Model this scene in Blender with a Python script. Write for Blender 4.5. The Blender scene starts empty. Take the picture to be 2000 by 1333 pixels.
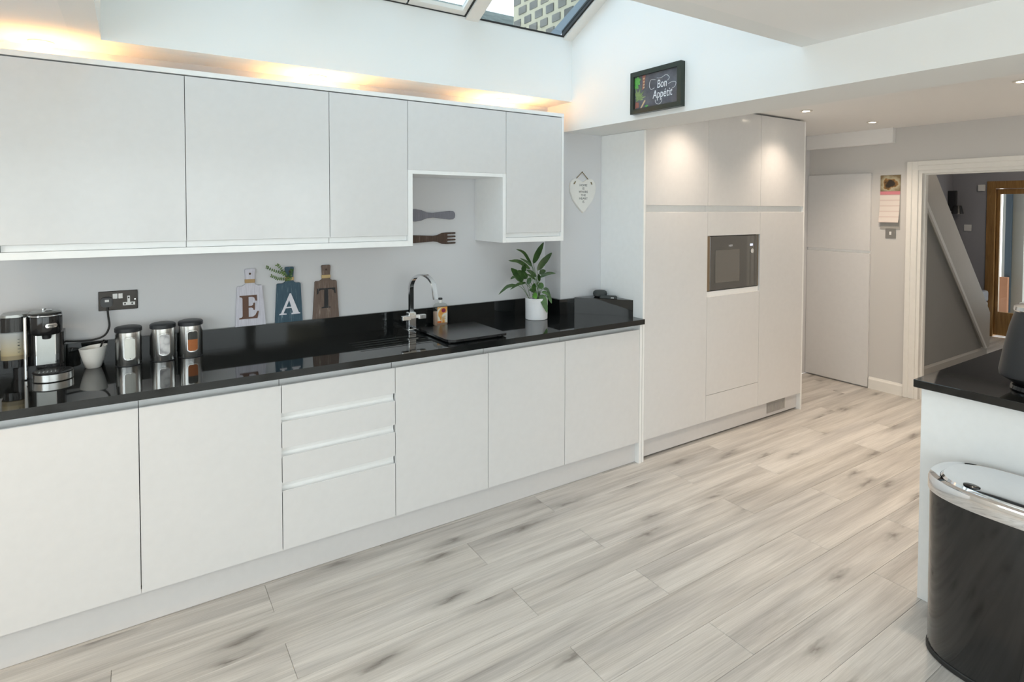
import bpy, bmesh, math, random
from mathutils import Vector, Matrix
R = math.radians
random.seed(7)
SC = bpy.context.scene
COL = SC.collection

# ------------------------------------------------------------------ camera
cam_d = bpy.data.cameras.new('camera')
cam = bpy.data.objects.new('camera', cam_d); COL.objects.link(cam)
yaw, pit, rol = R(34.9037), R(-1.6952), R(0.2)
fw = Vector((math.sin(yaw)*math.cos(pit), math.cos(yaw)*math.cos(pit), math.sin(pit)))
rt = Vector((math.cos(yaw), -math.sin(yaw), 0)); up = rt.cross(fw)
rt2 = rt*math.cos(rol)+up*math.sin(rol); up2 = -rt*math.sin(rol)+up*math.cos(rol)
m = Matrix((rt2, up2, -fw)).transposed().to_4x4(); m.translation = (-1.0231, -3.3214, 1.6232)
cam.matrix_world = m
cam_d.sensor_width = 36; cam_d.sensor_fit = 'HORIZONTAL'
cam_d.lens = 1160.72/2000*36
cam_d.shift_x = (1000-1066.5653)/2000; cam_d.shift_y = (441.0197-666.5)/2000
cam_d.clip_start = 0.02; cam_d.clip_end = 200
SC.camera = cam

# ------------------------------------------------------------------ world, exposure
SC.view_settings.view_transform = 'Standard'
SC.view_settings.look = 'None'
SC.view_settings.gamma = 1
SC.view_settings.use_curve_mapping = False
SC.view_settings.exposure = 1.93
W = bpy.data.worlds.new('overcast_sky'); SC.world = W; W.use_nodes = True
bg = W.node_tree.nodes['Background']
bg.inputs[0].default_value = (0.955, 0.968, 1.0, 1); bg.inputs[1].default_value = 1.15
cy = SC.cycles
cy.use_denoising = True
cy.max_bounces = 14; cy.diffuse_bounces = 8; cy.glossy_bounces = 6; cy.transparent_max_bounces = 16; cy.transmission_bounces = 8
cy.sample_clamp_indirect = 6
cy.caustics_reflective = False; cy.caustics_refractive = False

def lamp(name, kind, loc, energy, color, rot=(0, 0, 0), **kw):
    d = bpy.data.lights.new(name, kind); d.energy = energy; d.color = color
    for k, v in kw.items(): setattr(d, k, v)
    o = bpy.data.objects.new(name, d); COL.objects.link(o); o.location = loc; o.rotation_euler = rot
    return o
def portal(name, loc, rot, sx, sy):
    o = lamp(name, 'AREA', loc, 1, (1, 1, 1), rot, shape='RECTANGLE', size=sx, size_y=sy)
    o.data.cycles.is_portal = True
    return o
portal('skylight_portal', (0.1, -1.04, 3.2), (0, 0, 0), 2.45, 1.7)
portal('bifold_portal', (-0.75, -5.28, 1.08), (R(90), 0, 0), 4.0, 2.2)
portal('side_window_portal', (-2.88, -3.0, 1.475), (0, R(-90), 0), 1.36, 3.4)
portal('front_door_portal', (8.18, -0.85, 1.1), (0, R(90), 0), 1.7, 0.9)

# ------------------------------------------------------------------ node helpers
class N:
    def __init__(s, name):
        s.m = bpy.data.materials.new(name); s.m.use_nodes = True
        s.t = s.m.node_tree; s.b = s.t.nodes['Principled BSDF']; s.out = s.t.nodes['Material Output']
    def n(s, typ, **kw):
        x = s.t.nodes.new(typ)
        for k, v in kw.items():
            if k.startswith('i_'):
                k2 = k[2:]; k2 = int(k2) if k2.isdigit() else k2
                x.inputs[k2].default_value = v
            else: setattr(x, k, v)
        return x
    def l(s, a, b): s.t.links.new(a, b)
    def set(s, **kw):
        names = dict(color='Base Color', rough='Roughness', metal='Metallic', spec='Specular IOR Level', coat='Coat Weight',
                     coatr='Coat Roughness', trans='Transmission Weight', ior='IOR', alpha='Alpha', ecol='Emission Color', estr='Emission Strength', aniso='Anisotropic', sub='Subsurface Weight')
        for k, v in kw.items():
            if k in ('color', 'ecol') and len(v) == 3: v = (*v, 1)
            s.b.inputs[names[k]].default_value = v
        return s
    def coords(s, kind='Object', scale=(1, 1, 1), rnd=0):
        tc = s.n('ShaderNodeTexCoord'); mp = s.n('ShaderNodeMapping'); mp.inputs['Scale'].default_value = scale
        src = tc.outputs[kind]
        if rnd:
            oi = s.n('ShaderNodeObjectInfo'); mul = s.n('ShaderNodeMath', operation='MULTIPLY', i_1=rnd); s.l(oi.outputs['Random'], mul.inputs[0])
            add = s.n('ShaderNodeVectorMath', operation='ADD'); s.l(src, add.inputs[0]); s.l(mul.outputs[0], add.inputs[1]); src = add.outputs[0]
        s.l(src, mp.inputs[0]); return mp.outputs[0]
    def noise(s, vec, scale=5, detail=3, rough=.5, dist=0):
        x = s.n('ShaderNodeTexNoise'); x.inputs['Scale'].default_value = scale; x.inputs['Detail'].default_value = detail
        x.inputs['Roughness'].default_value = rough; x.inputs['Distortion'].default_value = dist
        s.l(vec, x.inputs['Vector']); return x.outputs[0]
    def ramp(s, fac, stops):
        x = s.n('ShaderNodeValToRGB'); e = x.color_ramp.elements
        while len(e) < len(stops): e.new(.5)
        for el, (p, c) in zip(e, stops): el.position = p; el.color = (*c, 1) if len(c) == 3 else c
        s.l(fac, x.inputs[0]); return x.outputs[0]
    def mix(s, fac, a, b, mode='MIX'):
        x = s.n('ShaderNodeMix', data_type='RGBA', blend_type=mode)
        for v, i in ((fac, 0), (a, 6), (b, 7)):
            if isinstance(v, (int, float)): x.inputs[i].default_value = v
            elif isinstance(v, tuple): x.inputs[i].default_value = (*v, 1) if len(v) == 3 else v
            else: s.l(v, x.inputs[i])
        return x.outputs[2]
    def bump(s, h, strength=.1, dist=.01):
        x = s.n('ShaderNodeBump'); x.inputs['Strength'].default_value = strength; x.inputs['Distance'].default_value = dist
        s.l(h, x.inputs['Height']); s.l(x.outputs[0], s.b.inputs['Normal'])
    def base(s, c): s.l(c, s.b.inputs['Base Color'])

def plain(name, color, rough=.5, **kw):
    x = N(name).set(color=color, rough=rough, **kw)
    v = x.coords(); n = x.noise(v, 30, 2)
    c = x.mix(n, tuple(a*.97 for a in color), tuple(min(1, a*1.03) for a in color)); x.base(c)
    return x.m
def paint(name, color):
    x = N(name).set(color=color, rough=.75, spec=.25)
    v = x.coords(); n = x.noise(v, 2.2, 2)
    x.base(x.mix(n, tuple(a*.985 for a in color), color)); x.bump(x.noise(v, 140, 2), .06, .002)
    return x.m
def metal(name, color, rough, brush=None):
    x = N(name).set(color=color, rough=rough, metal=1)
    if brush:
        v = x.coords(scale=brush); n = x.noise(v, 60, 2); rr = x.n('ShaderNodeMapRange'); rr.inputs[3].default_value = rough*.7; rr.inputs[4].default_value = rough*1.4
        x.l(n, rr.inputs[0]); x.l(rr.outputs[0], x.b.inputs['Roughness'])
    else:
        v = x.coords(); n = x.noise(v, 8, 2); x.base(x.mix(n, tuple(a*.96 for a in color), color))
    return x.m
def thin_glass(name, tint, refl=.5, rough=0.0):
    x = N(name); t = x.n('ShaderNodeBsdfTransparent'); t.inputs[0].default_value = (*tint, 1)
    g = x.n('ShaderNodeBsdfGlossy'); g.inputs['Roughness'].default_value = rough; g.inputs['Color'].default_value = (.9, .95, .95, 1)
    g_ = x.n('ShaderNodeNewGeometry'); dt = x.n('ShaderNodeVectorMath', operation='DOT_PRODUCT'); x.l(g_.outputs['Normal'], dt.inputs[0]); x.l(g_.outputs['Incoming'], dt.inputs[1])
    ab = x.n('ShaderNodeMath', operation='ABSOLUTE'); x.l(dt.outputs['Value'], ab.inputs[0]); om = x.n('ShaderNodeMath', operation='SUBTRACT', i_0=1.0); x.l(ab.outputs[0], om.inputs[1])
    pw = x.n('ShaderNodeMath', operation='POWER', i_1=5.0); x.l(om.outputs[0], pw.inputs[0]); f = x.n('ShaderNodeMath', operation='MULTIPLY_ADD', i_1=.5, i_2=.03*refl*2); x.l(pw.outputs[0], f.inputs[0])
    mx = x.n('ShaderNodeMixShader'); x.l(f.outputs[0], mx.inputs[0]); x.l(t.outputs[0], mx.inputs[1]); x.l(g.outputs[0], mx.inputs[2])
    x.l(mx.outputs[0], x.out.inputs['Surface']); return x.m
def glow(name, color, strength):
    x = N(name).set(color=(.9, .9, .9), ecol=color, estr=strength); return x.m

M = {}
M['white_wall'] = paint('white_emulsion', (.82, .83, .825))
M['grey_wall'] = paint('pale_grey_emulsion', (.67, .675, .695))
M['far_wall'] = paint('warm_grey_emulsion', (.62, .61, .60))
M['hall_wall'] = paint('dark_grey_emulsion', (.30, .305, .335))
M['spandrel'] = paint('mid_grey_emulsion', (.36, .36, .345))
M['ceiling'] = paint('ceiling_white', (.86, .855, .85))
M['trim'] = plain('white_satin_trim', (.80, .79, .76), .35)
M['stair'] = plain('stone_satin_paint', (.50, .48, .44), .4)
M['gloss'] = plain('white_gloss_door', (.69, .69, .695), .16, spec=.42)
M['carcase'] = plain('white_carcase', (.80, .80, .80), .35)
M['plinth'] = plain('white_plinth', (.66, .652, .655), .3)
M['panel_white'] = plain('white_panel', (.87, .88, .88), .25)
M['chrome'] = metal('chrome', (.82, .83, .85), .06)
M['steel'] = metal('brushed_steel', (.80, .80, .79), .21, (1, 1, 40))
M['dark_chrome'] = metal('black_nickel', (.035, .032, .030), .18)
M['plate_steel'] = metal('dull_steel', (.42, .43, .42), .30, (40, 1, 1))
M['black_plastic'] = plain('black_plastic', (.018, .019, .021), .32)
M['black_gloss'] = plain('black_gloss', (.012, .012, .013), .12)
M['black_matt'] = plain('black_soft_lid', (.022, .024, .028), .42)
M['rubber'] = plain('black_rubber', (.015, .015, .015), .55)
M['white_plastic'] = plain('white_plastic', (.78, .78, .77), .35)
M['ceramic'] = plain('white_ceramic', (.78, .77, .74), .22)
M['pot'] = plain('white_pot_glaze', (.80, .80, .82), .5)
M['soil'] = plain('brown_soil', (.06, .04, .025), .9)
M['charcoal_cloth'] = plain('charcoal_fabric', (.05, .055, .055), .8)
M['oak'] = None
M['grey_cushion'] = plain('grey_fabric', (.25, .25, .27), .85)
M['twine'] = plain('jute_twine', (.45, .30, .15), .9)
M['tan_twine'] = plain('pale_jute_twine', (.55, .40, .20), .9)
M['rope'] = plain('brown_twine', (.22, .16, .07), .9)
M['print_dark'] = plain('dark_print_ink', (.03, .045, .05), .6)
M['print_white'] = plain('white_print_ink', (.72, .74, .78), .6)
M['pink'] = plain('pink_print', (.62, .22, .26), .6)
M['frame_black'] = plain('black_frame_wood', (.016, .024, .016), .3)
M['glass'] = thin_glass('window_glass', (.93, .97, .96), .45)
M['roof_glass'] = thin_glass('blue_roof_glass', (.61, .68, .71), .45)
M['bottle'] = thin_glass('clear_bottle_plastic', (.90, .91, .90), .4, .05)
M['tank'] = None

def granite():
    x = N('black_granite').set(color=(.008, .009, .009), rough=.045, spec=.5)
    v = x.coords(); n = x.noise(v, 900, 2, .6)
    x.base(x.ramp(n, [(0, (.004, .005, .005)), (.62, (.009, .010, .010)), (.75, (.05, .055, .055))])); return x.m
M['granite'] = granite()
def board_glass():
    x = N('black_worktop_saver').set(color=(.01, .01, .011), rough=.22, spec=.5); v = x.coords(scale=(1, 3, 1)); n = x.noise(v, 6, 3)
    x.base(x.ramp(n, [(.35, (.008, .008, .009)), (.7, (.022, .022, .023))])); return x.m
M['board_glass'] = board_glass()
def plank_mat():
    x = N('grey_oak_laminate').set(rough=.36, spec=.4)
    v = x.coords(rnd=37.0); vs = x.n('ShaderNodeMapping'); vs.inputs['Scale'].default_value = (.34, 7.5, 7.5); x.l(v, vs.inputs[0]); vs = vs.outputs[0]
    n1 = x.noise(vs, 2.1, 7, .62, .55)
    fine = x.n('ShaderNodeMapping'); fine.inputs['Scale'].default_value = (1.6, 90, 90); x.l(v, fine.inputs[0])
    n2 = x.noise(fine.outputs[0], 3.0, 4, .6, .4)
    c1 = x.ramp(n1, [(.26, (.38, .352, .325)), (.42, (.54, .515, .482)), (.55, (.625, .60, .565)), (.75, (.69, .665, .63))])
    c2 = x.ramp(n2, [(.3, (.80, .80, .80)), (.7, (1.07, 1.07, 1.07))])
    c = x.mix(1.0, c1, c2, 'MULTIPLY')
    # broad cloudy streaks
    br = x.n('ShaderNodeMapping'); br.inputs['Scale'].default_value = (.5, 4.6, 1); x.l(v, br.inputs[0])
    n3 = x.noise(br.outputs[0], 2.2, 2, .5, .5)
    c = x.mix(1.0, c, x.ramp(n3, [(.33, (.80, .80, .81)), (.56, (1.0, 1.0, 1.0))]), 'MULTIPLY')
    # knots
    kn = x.n('ShaderNodeMapping'); kn.inputs['Scale'].default_value = (1.35, 4.8, 1); x.l(v, kn.inputs[0])
    wob = x.noise(kn.outputs[0], 7, 3); wv = x.n('ShaderNodeVectorMath', operation='SCALE'); wv.inputs['Scale'].default_value = .30
    cmb = x.n('ShaderNodeCombineXYZ'); x.l(wob, cmb.inputs[0]); x.l(wob, cmb.inputs[1]); x.l(cmb.outputs[0], wv.inputs[0])
    ad = x.n('ShaderNodeVectorMath', operation='ADD'); x.l(kn.outputs[0], ad.inputs[0]); x.l(wv.outputs[0], ad.inputs[1])
    vo = x.n('ShaderNodeTexVoronoi'); vo.inputs['Scale'].default_value = 1.0; vo.voronoi_dimensions = '2D'; x.l(ad.outputs[0], vo.inputs['Vector'])
    kf = x.ramp(vo.outputs['Distance'], [(.015, (1, 1, 1)), (.06, (.62, .62, .62)), (.13, (.24, .24, .24)), (.30, (0, 0, 0))])
    pick = x.n('ShaderNodeSeparateColor'); x.l(vo.outputs['Color'], pick.inputs[0]); kf = x.mix(1.0, kf, x.ramp(pick.outputs[0], [(.30, (0, 0, 0)), (.34, (1, 1, 1))]), 'MULTIPLY')
    k2 = x.mix(1.0, kf, x.ramp(n2, [(.25, (.55, .55, .55)), (.6, (1, 1, 1))]), 'MULTIPLY')
    c = x.mix(k2, c, (.17, .155, .14))
    oi = x.n('ShaderNodeObjectInfo'); pv = x.ramp(oi.outputs['Random'], [(0, (.90, .895, .885)), (.5, (1, 1, 1)), (1, (.95, .955, .96))])
    c = x.mix(1.0, c, pv, 'MULTIPLY')
    x.base(c); x.bump(n2, .05, .001); return x.m
M['plank'] = plank_mat()
def oak_mat():
    x = N('golden_oak').set(rough=.4); v = x.coords(scale=(30, 30, 2)); n = x.noise(v, 2, 4, .6, 1)
    x.base(x.ramp(n, [(.3, (.20, .105, .03)), (.7, (.36, .20, .065))])); return x.m
M['oak'] = oak_mat()
def streaky(name, a, b, c):
    x = N(name).set(rough=.65); v = x.coords(scale=(60, 60, 5)); n = x.noise(v, 2.2, 4, .65)
    x.base(x.ramp(n, [(.25, a), (.58, b), (.70, c)])); x.bump(n, .2, .002); return x.m
M['board_white'] = streaky('whitewashed_wood', (.50, .49, .56), (.66, .65, .73), (.70, .69, .76))
M['board_blue'] = streaky('distressed_blue_wood', (.028, .065, .10), (.045, .095, .135), (.22, .30, .34))
M['board_brown'] = streaky('weathered_brown_wood', (.10, .065, .05), (.17, .12, .095), (.33, .27, .24))
M['letter_brown'] = plain('brown_letter', (.13, .062, .04), .6)
M['letter_white'] = plain('white_letter', (.74, .73, .79), .5)
M['letter_black'] = streaky('worn_black_letter', (.012, .012, .014), (.018, .018, .02), (.16, .14, .13))
M['fork_brown'] = streaky('dark_brown_wood', (.04, .022, .014), (.075, .042, .028), (.16, .12, .10))
M['knife_grey'] = streaky('grey_blue_wood', (.17, .17, .20), (.21, .21, .25), (.25, .25, .29))
def leaf_mat(name, a, b):
    x = N(name).set(rough=.42); v = x.coords('Object'); n = x.noise(v, 25, 3); x.base(x.ramp(n, [(.35, a), (.7, b)])); return x.m
M['leaf'] = leaf_mat('dark_green_leaf', (.020, .055, .012), (.045, .105, .022))
M['leaf_light'] = leaf_mat('fresh_green_leaf', (.07, .22, .02), (.12, .30, .035))
M['leaf_mid'] = leaf_mat('mid_green_leaf', (.035, .10, .015), (.07, .17, .03))
M['euc'] = leaf_mat('eucalyptus_green', (.05, .12, .02), (.16, .26, .05))
M['stem'] = leaf_mat('green_stem', (.05, .11, .025), (.08, .16, .04))
def stone_mat():
    x = N('grey_stone').set(rough=.9); v = x.coords(rnd=11.); n = x.noise(v, 6, 4); n2 = x.n('ShaderNodeObjectInfo').outputs['Random']
    c = x.ramp(n, [(.3, (.135, .125, .115)), (.7, (.22, .205, .19))]); x.base(x.mix(1., c, x.ramp(n2, [(0, (.85, .85, .85)), (1, (1.2, 1.15, 1.05))]), 'MULTIPLY')); x.bump(n, .5, .02); return x.m
M['stone'] = stone_mat()
M['lead'] = plain('lead_sheet', (.17, .20, .23), .6)
M['mortar'] = plain('beige_mortar', (.50, .44, .32), .95)
def slate_mat():
    x = N('mossy_slate').set(rough=.85); v = x.coords(); n = x.noise(v, 9, 5, .7); b = x.n('ShaderNodeTexBrick'); x.l(v, b.inputs['Vector']); b.inputs['Scale'].default_value = 3
    x.base(x.ramp(n, [(.35, (.09, .10, .09)), (.6, (.15, .165, .15)), (.75, (.24, .25, .21))])); x.bump(n, .6, .03); return x.m
M['slate'] = slate_mat()
M['paving'] = plain('pale_stone_paving', (.60, .58, .55), .9)
M['tarmac'] = plain('grey_paving', (.28, .28, .27), .9)
M['grey_render'] = plain('pale_render', (.42, .41, .38), .9)
M['brick'] = plain('orange_brick', (.42, .20, .11), .9)
M['door_dark'] = plain('dark_blue_paint', (.05, .075, .10), .5)
def tank_mat():
    x = N('frosted_tank').set(rough=.3, spec=.4, alpha=.93); v = x.coords('Generated'); s = x.n('ShaderNodeSeparateXYZ'); x.l(v, s.inputs[0])
    x.base(x.ramp(s.outputs[2], [(0, (.28, .235, .15)), (.14, (.27, .225, .14)), (.17, (.44, .37, .22)), (.5, (.46, .43, .34)), (.9, (.42, .44, .45))])); return x.m
M['tank'] = tank_mat()
def tea_mat():
    x = N('paper_tea_bags').set(rough=.7); v = x.coords(); vo = x.n('ShaderNodeTexVoronoi'); vo.inputs['Scale'].default_value = 38; x.l(v, vo.inputs['Vector'])
    x.base(x.ramp(vo.outputs['Distance'], [(.1, (.80, .80, .80)), (.5, (.68, .68, .69)), (.85, (.34, .34, .36))])); return x.m
M['tea'] = tea_mat()
M['sugar'] = plain('white_sugar', (.84, .86, .82), .8)
def coffee_mat():
    x = N('orange_granules').set(rough=.8); v = x.coords('Generated'); s = x.n('ShaderNodeSeparateXYZ'); x.l(v, s.inputs[0]); n = x.noise(v, 25, 3)
    c = x.mix(n, (.34, .10, .03), (.50, .18, .06)); f = x.ramp(s.outputs[2], [(.585, (0, 0, 0)), (.60, (1, 1, 1))]); x.base(x.mix(f, c, (.06, .06, .055))); return x.m
M['coffee'] = coffee_mat()
def slate_board():
    x = N('chalkboard_print').set(rough=.5); v = x.coords(); n = x.noise(v, 14, 4, .6); x.base(x.ramp(n, [(.3, (.045, .048, .062)), (.7, (.11, .115, .14))])); return x.m
M['chalkboard'] = slate_board()
def page_mat():
    x = N('calendar_page').set(rough=.7); v = x.coords(scale=(1, 1, 1)); w = x.n('ShaderNodeTexWave', wave_type='BANDS', bands_direction='Z'); w.inputs['Scale'].default_value = 6.5; w.inputs['Distortion'].default_value = .4
    x.l(v, w.inputs['Vector']); x.base(x.ramp(w.outputs[0], [(.02, (.62, .52, .49)), (.22, (.70, .64, .60))])); return x.m
M['page'] = page_mat()
def photo_mat():
    x = N('calendar_photo').set(rough=.4); v = x.coords('Generated')
    d = x.n('ShaderNodeVectorMath', operation='DISTANCE'); x.l(v, d.inputs[0]); d.inputs[1].default_value = (0, .52, .45)
    n = x.noise(v, 3.5, 4); ad = x.n('ShaderNodeMath', operation='MULTIPLY_ADD', i_1=.5, i_2=0.); x.l(n, ad.inputs[0]); x.l(d.outputs['Value'], ad.inputs[2])
    x.base(x.ramp(ad.outputs[0], [(.45, (.035, .028, .022)), (.56, (.30, .16, .05)), (.62, (.46, .42, .30)), (.85, (.20, .15, .08))])); return x.m
M['photo'] = photo_mat()
def soap_label():
    x = N('orange_white_label').set(rough=.4); v = x.coords('Generated'); n = x.noise(v, 1.6, 2, .4, 1.2)
    x.base(x.ramp(n, [(.40, (.75, .33, .06)), (.49, (.75, .60, .35)), (.54, (.74, .72, .66))])); return x.m
M['soap_label'] = soap_label()
M['soap'] = plain('peach_liquid', (.62, .43, .33), .35)
M['maroon'] = plain('maroon_print', (.27, .02, .06), .4)
M['orange'] = plain('orange_print', (.65, .13, .02), .4)
M['basil'] = leaf_mat('print_green', (.05, .28, .04), (.20, .50, .12))
M['rosemary'] = leaf_mat('print_sage', (.12, .20, .06), (.30, .40, .18))
M['pin'] = plain('print_wood', (.55, .40, .24), .5)
M['chilli'] = plain('print_rust', (.28, .10, .07), .5)
M['lens_warm'] = glow('warm_lamp_lens', (1, .80, .52), 14)
M['lens_white'] = glow('warm_white_lamp_lens', (1, .88, .70), 12)
M['ring'] = plain('white_lamp_ring', (.72, .68, .62), .35)
M['display'] = glow('blue_clock_display', (.30, .45, 1.0), .32)
M['oven_glass'] = plain('black_oven_glass', (.014, .015, .013), .04, spec=.9, ior=1.8)
M['oven_reflection'] = plain('reflection_grey_glass', (.075, .072, .062), .06, spec=.9, ior=1.8)  # lighter grey in place of a window mirrored in the glass
M['bronze'] = metal('bronze_edge', (.34, .27, .19), .3)
M['bin_black'] = plain('black_bin_steel', (.008, .008, .008), .10, coat=.4)
M['app'] = plain('satin_black_appliance', (.020, .021, .023), .38)
M['backing'] = plain('grey_card', (.36, .35, .33), .7)
M['silver_sw'] = metal('satin_switch_plate', (.42, .41, .39), .4)
M['vent'] = plain('grey_grille', (.40, .385, .37), .5)
M['shadow_gap'] = plain('brown_filler', (.12, .10, .085), .8)

# ------------------------------------------------------------------ mesh helpers
def bm_new(): return bmesh.new()
def box(bm, x0, x1, y0, y1, z0, z1, r=0, seg=1):
    g = bmesh.ops.create_cube(bm, size=1)['verts']
    bmesh.ops.scale(bm, vec=(x1-x0, y1-y0, z1-z0), verts=g)
    bmesh.ops.translate(bm, vec=((x0+x1)/2, (y0+y1)/2, (z0+z1)/2), verts=g)
    if r:
        es = list({e for v in g for e in v.link_edges})
        bmesh.ops.bevel(bm, geom=es, offset=r, segments=seg, affect='EDGES', profile=.5)
    return bm
def prism(bm, pts, a, b, axis='x'):
    """pts 2-D polygon: axis x -> (y,z), y -> (x,z), z -> (x,y); extruded from a to b."""
    def P(p, t):
        return {'x': (t, p[0], p[1]), 'y': (p[0], t, p[1]), 'z': (p[0], p[1], t)}[axis]
    A = [bm.verts.new(P(p, a)) for p in pts]; B = [bm.verts.new(P(p, b)) for p in pts]
    fs = [bm.faces.new(A), bm.faces.new(B[::-1])]
    n = len(pts)
    for i in range(n): fs.append(bm.faces.new((A[i], B[i], B[(i+1) % n], A[(i+1) % n])))
    bmesh.ops.recalc_face_normals(bm, faces=fs)
    return bm
def lathe(bm, prof, c, seg=40, sx=1, sy=1, power=None):
    """prof list of (r,z)."""
    rings = []
    for r, z in prof:
        ring = []
        for i in range(seg):
            t = 2*math.pi*i/seg; cx, sy_ = math.cos(t), math.sin(t)
            if power:
                k = (abs(cx)**power+abs(sy_)**power)**(-1/power); cx *= k; sy_ *= k
            ring.append(bm.verts.new((c[0]+r*sx*cx, c[1]+r*sy*sy_, c[2]+z)))
        rings.append(ring)
    for a, b in zip(rings, rings[1:]):
        for i in range(seg): bm.faces.new((a[i], a[(i+1) % seg], b[(i+1) % seg], b[i]))
    if prof[0][0] > 1e-5: bm.faces.new(rings[0][::-1])
    if prof[-1][0] > 1e-5: bm.faces.new(rings[-1])
    bmesh.ops.remove_doubles(bm, verts=bm.verts, dist=1e-6)
    return bm
def tube(bm, pts, r, seg=8):
    pts = [Vector(p) for p in pts]; rings = []
    prev = None
    for i, p in enumerate(pts):
        d = (pts[min(i+1, len(pts)-1)]-pts[max(i-1, 0)]).normalized()
        ref = prev if prev is not None else (Vector((0, 0, 1)) if abs(d.z) < .9 else Vector((1, 0, 0)))
        u = (ref-d*ref.dot(d)).normalized(); v = d.cross(u); prev = u
        rr = r[i] if isinstance(r, (list, tuple)) else r
        rings.append([bm.verts.new(p+(u*math.cos(2*math.pi*k/seg)+v*math.sin(2*math.pi*k/seg))*rr) for k in range(seg)])
    for a, b in zip(rings, rings[1:]):
        for k in range(seg): bm.faces.new((a[k], a[(k+1) % seg], b[(k+1) % seg], b[k]))
    bm.faces.new(rings[0][::-1]); bm.faces.new(rings[-1]); return bm
def spline(ctrl, n=8):
    ctrl = [Vector(c) for c in ctrl]; P = [ctrl[0]]+ctrl+[ctrl[-1]]; out = []
    for i in range(1, len(P)-2):
        for k in range(n):
            t = k/n; a, b, c, d = P[i-1:i+3]
            out.append(.5*((2*b)+(c-a)*t+(2*a-5*b+4*c-d)*t*t+(3*b-a-3*c+d)*t**3))
    out.append(ctrl[-1]); return out
def arc(cx, cy, r, a0, a1, n): return [(cx+r*math.cos(R(a0+(a1-a0)*i/n)), cy+r*math.sin(R(a0+(a1-a0)*i/n))) for i in range(n+1)]
def rrect(x0, x1, y0, y1, r, n=4):
    return arc(x1-r, y0+r, r, -90, 0, n)+arc(x1-r, y1-r, r, 0, 90, n)+arc(x0+r, y1-r, r, 90, 180, n)+arc(x0+r, y0+r, r, 180, 270, n)

def worg(o):
    p = Vector((0, 0, 0))
    while o: p += o.location; o = o.parent
    return p
def obj(name, bm, mat, parent=None, smooth=False, mid=False):
    me = bpy.data.meshes.new(name)
    lo = Vector([min(v.co[i] for v in bm.verts) for i in range(3)]); hi = Vector([max(v.co[i] for v in bm.verts) for i in range(3)])
    o0 = (lo+hi)/2
    if not mid: o0.z = lo.z
    bmesh.ops.translate(bm, vec=-o0, verts=bm.verts)
    bm.to_mesh(me); bm.free()
    if smooth:
        me.polygons.foreach_set('use_smooth', [True]*len(me.polygons))
        try: me.set_sharp_from_angle(angle=R(35))
        except Exception: pass
    me.materials.append(M[mat] if isinstance(mat, str) else mat)
    o = bpy.data.objects.new(name, me); COL.objects.link(o)
    if parent: o.parent = parent; o.location = o0-worg(parent)
    else: o.location = o0
    return o
def bx(name, mat, parent, *a, **k): return obj(name, box(bm_new(), *a, **k), mat, parent)
def tag(o, label=None, cat=None, group=None, kind=None):
    if label: o['label'] = label
    if cat: o['category'] = cat
    if group: o['group'] = group
    if kind: o['kind'] = kind
    return o
def thing(name, loc, label, cat, group=None):
    o = bpy.data.objects.new(name, None); COL.objects.link(o); o.location = loc; o.empty_display_size = .05
    return tag(o, label, cat, group)
def struct(name, bm, mat, smooth=False): return tag(obj(name, bm, mat, None, smooth), kind='structure')
def struct_empty(name, loc):
    o = bpy.data.objects.new(name, None); COL.objects.link(o); o.location = loc; o['kind'] = 'structure'; return o
def text_mesh(s, size, name, mat, parent, origin, ux, uy, extrude=.0004, sx=1.0, shear=0, align='CENTER', spacing=1.0):
    cu = bpy.data.curves.new(name, 'FONT'); cu.body = s; cu.size = size; cu.extrude = extrude; cu.align_x = align; cu.shear = shear; cu.space_character = spacing; cu.resolution_u = 3
    t = bpy.data.objects.new('tmp', cu); COL.objects.link(t)
    dg = bpy.context.evaluated_depsgraph_get(); me = bpy.data.meshes.new_from_object(t.evaluated_get(dg))
    bpy.data.objects.remove(t)
    bm = bm_new(); bm.from_mesh(me); bpy.data.meshes.remove(me)
    ux = Vector(ux).normalized(); uy = Vector(uy).normalized(); uz = ux.cross(uy)
    for v in bm.verts:
        c = v.co.copy(); v.co = Vector(origin)+ux*(c.x*sx)+uy*c.y+uz*c.z
    return obj(name, bm, mat, parent, mid=True)
def slab_cells(bm, xs, ys, z0, top):
    """plate from z0 whose cell (i,j) has top height top(i,j) or None for a hole"""
    nx, ny = len(xs)-1, len(ys)-1
    H = [[top(i, j) for j in range(ny)] for i in range(nx)]
    def q(*p): bm.faces.new([bm.verts.new(v) for v in p])
    for i in range(nx):
        for j in range(ny):
            h = H[i][j]
            if h is None: continue
            x0, x1, y0, y1 = xs[i], xs[i+1], ys[j], ys[j+1]
            q((x0, y0, h), (x1, y0, h), (x1, y1, h), (x0, y1, h)); q((x0, y1, z0), (x1, y1, z0), (x1, y0, z0), (x0, y0, z0))
            for di, dj, a, b in ((-1, 0, (x0, y1), (x0, y0)), (1, 0, (x1, y0), (x1, y1)), (0, -1, (x0, y0), (x1, y0)), (0, 1, (x1, y1), (x0, y1))):
                ii, jj = i+di, j+dj
                hh = H[ii][jj] if 0 <= ii < nx and 0 <= jj < ny else None
                lo = z0 if hh is None else hh
                if lo < h: q((*a, lo), (*b, lo), (*b, h), (*a, h))
    bmesh.ops.remove_doubles(bm, verts=bm.verts, dist=1e-5); return bm

# ------------------------------------------------------------------ key dimensions (metres)
ZC = 2.305           # kitchen ceiling and soffit
ZC2 = 2.332          # ceiling of the far part
XR, XB = 1.303, 1.645   # beam faces
ZBEAM = 2.119
YU = -.270           # skylight upstand face
OX0, OX1, OY0, OY1 = -1.115, XR, -1.865, YU
ZG = 2.703           # glazing eaves
XFAR = 4.45
XL, YF = -2.80, -5.20
XH = 8.0

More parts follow.
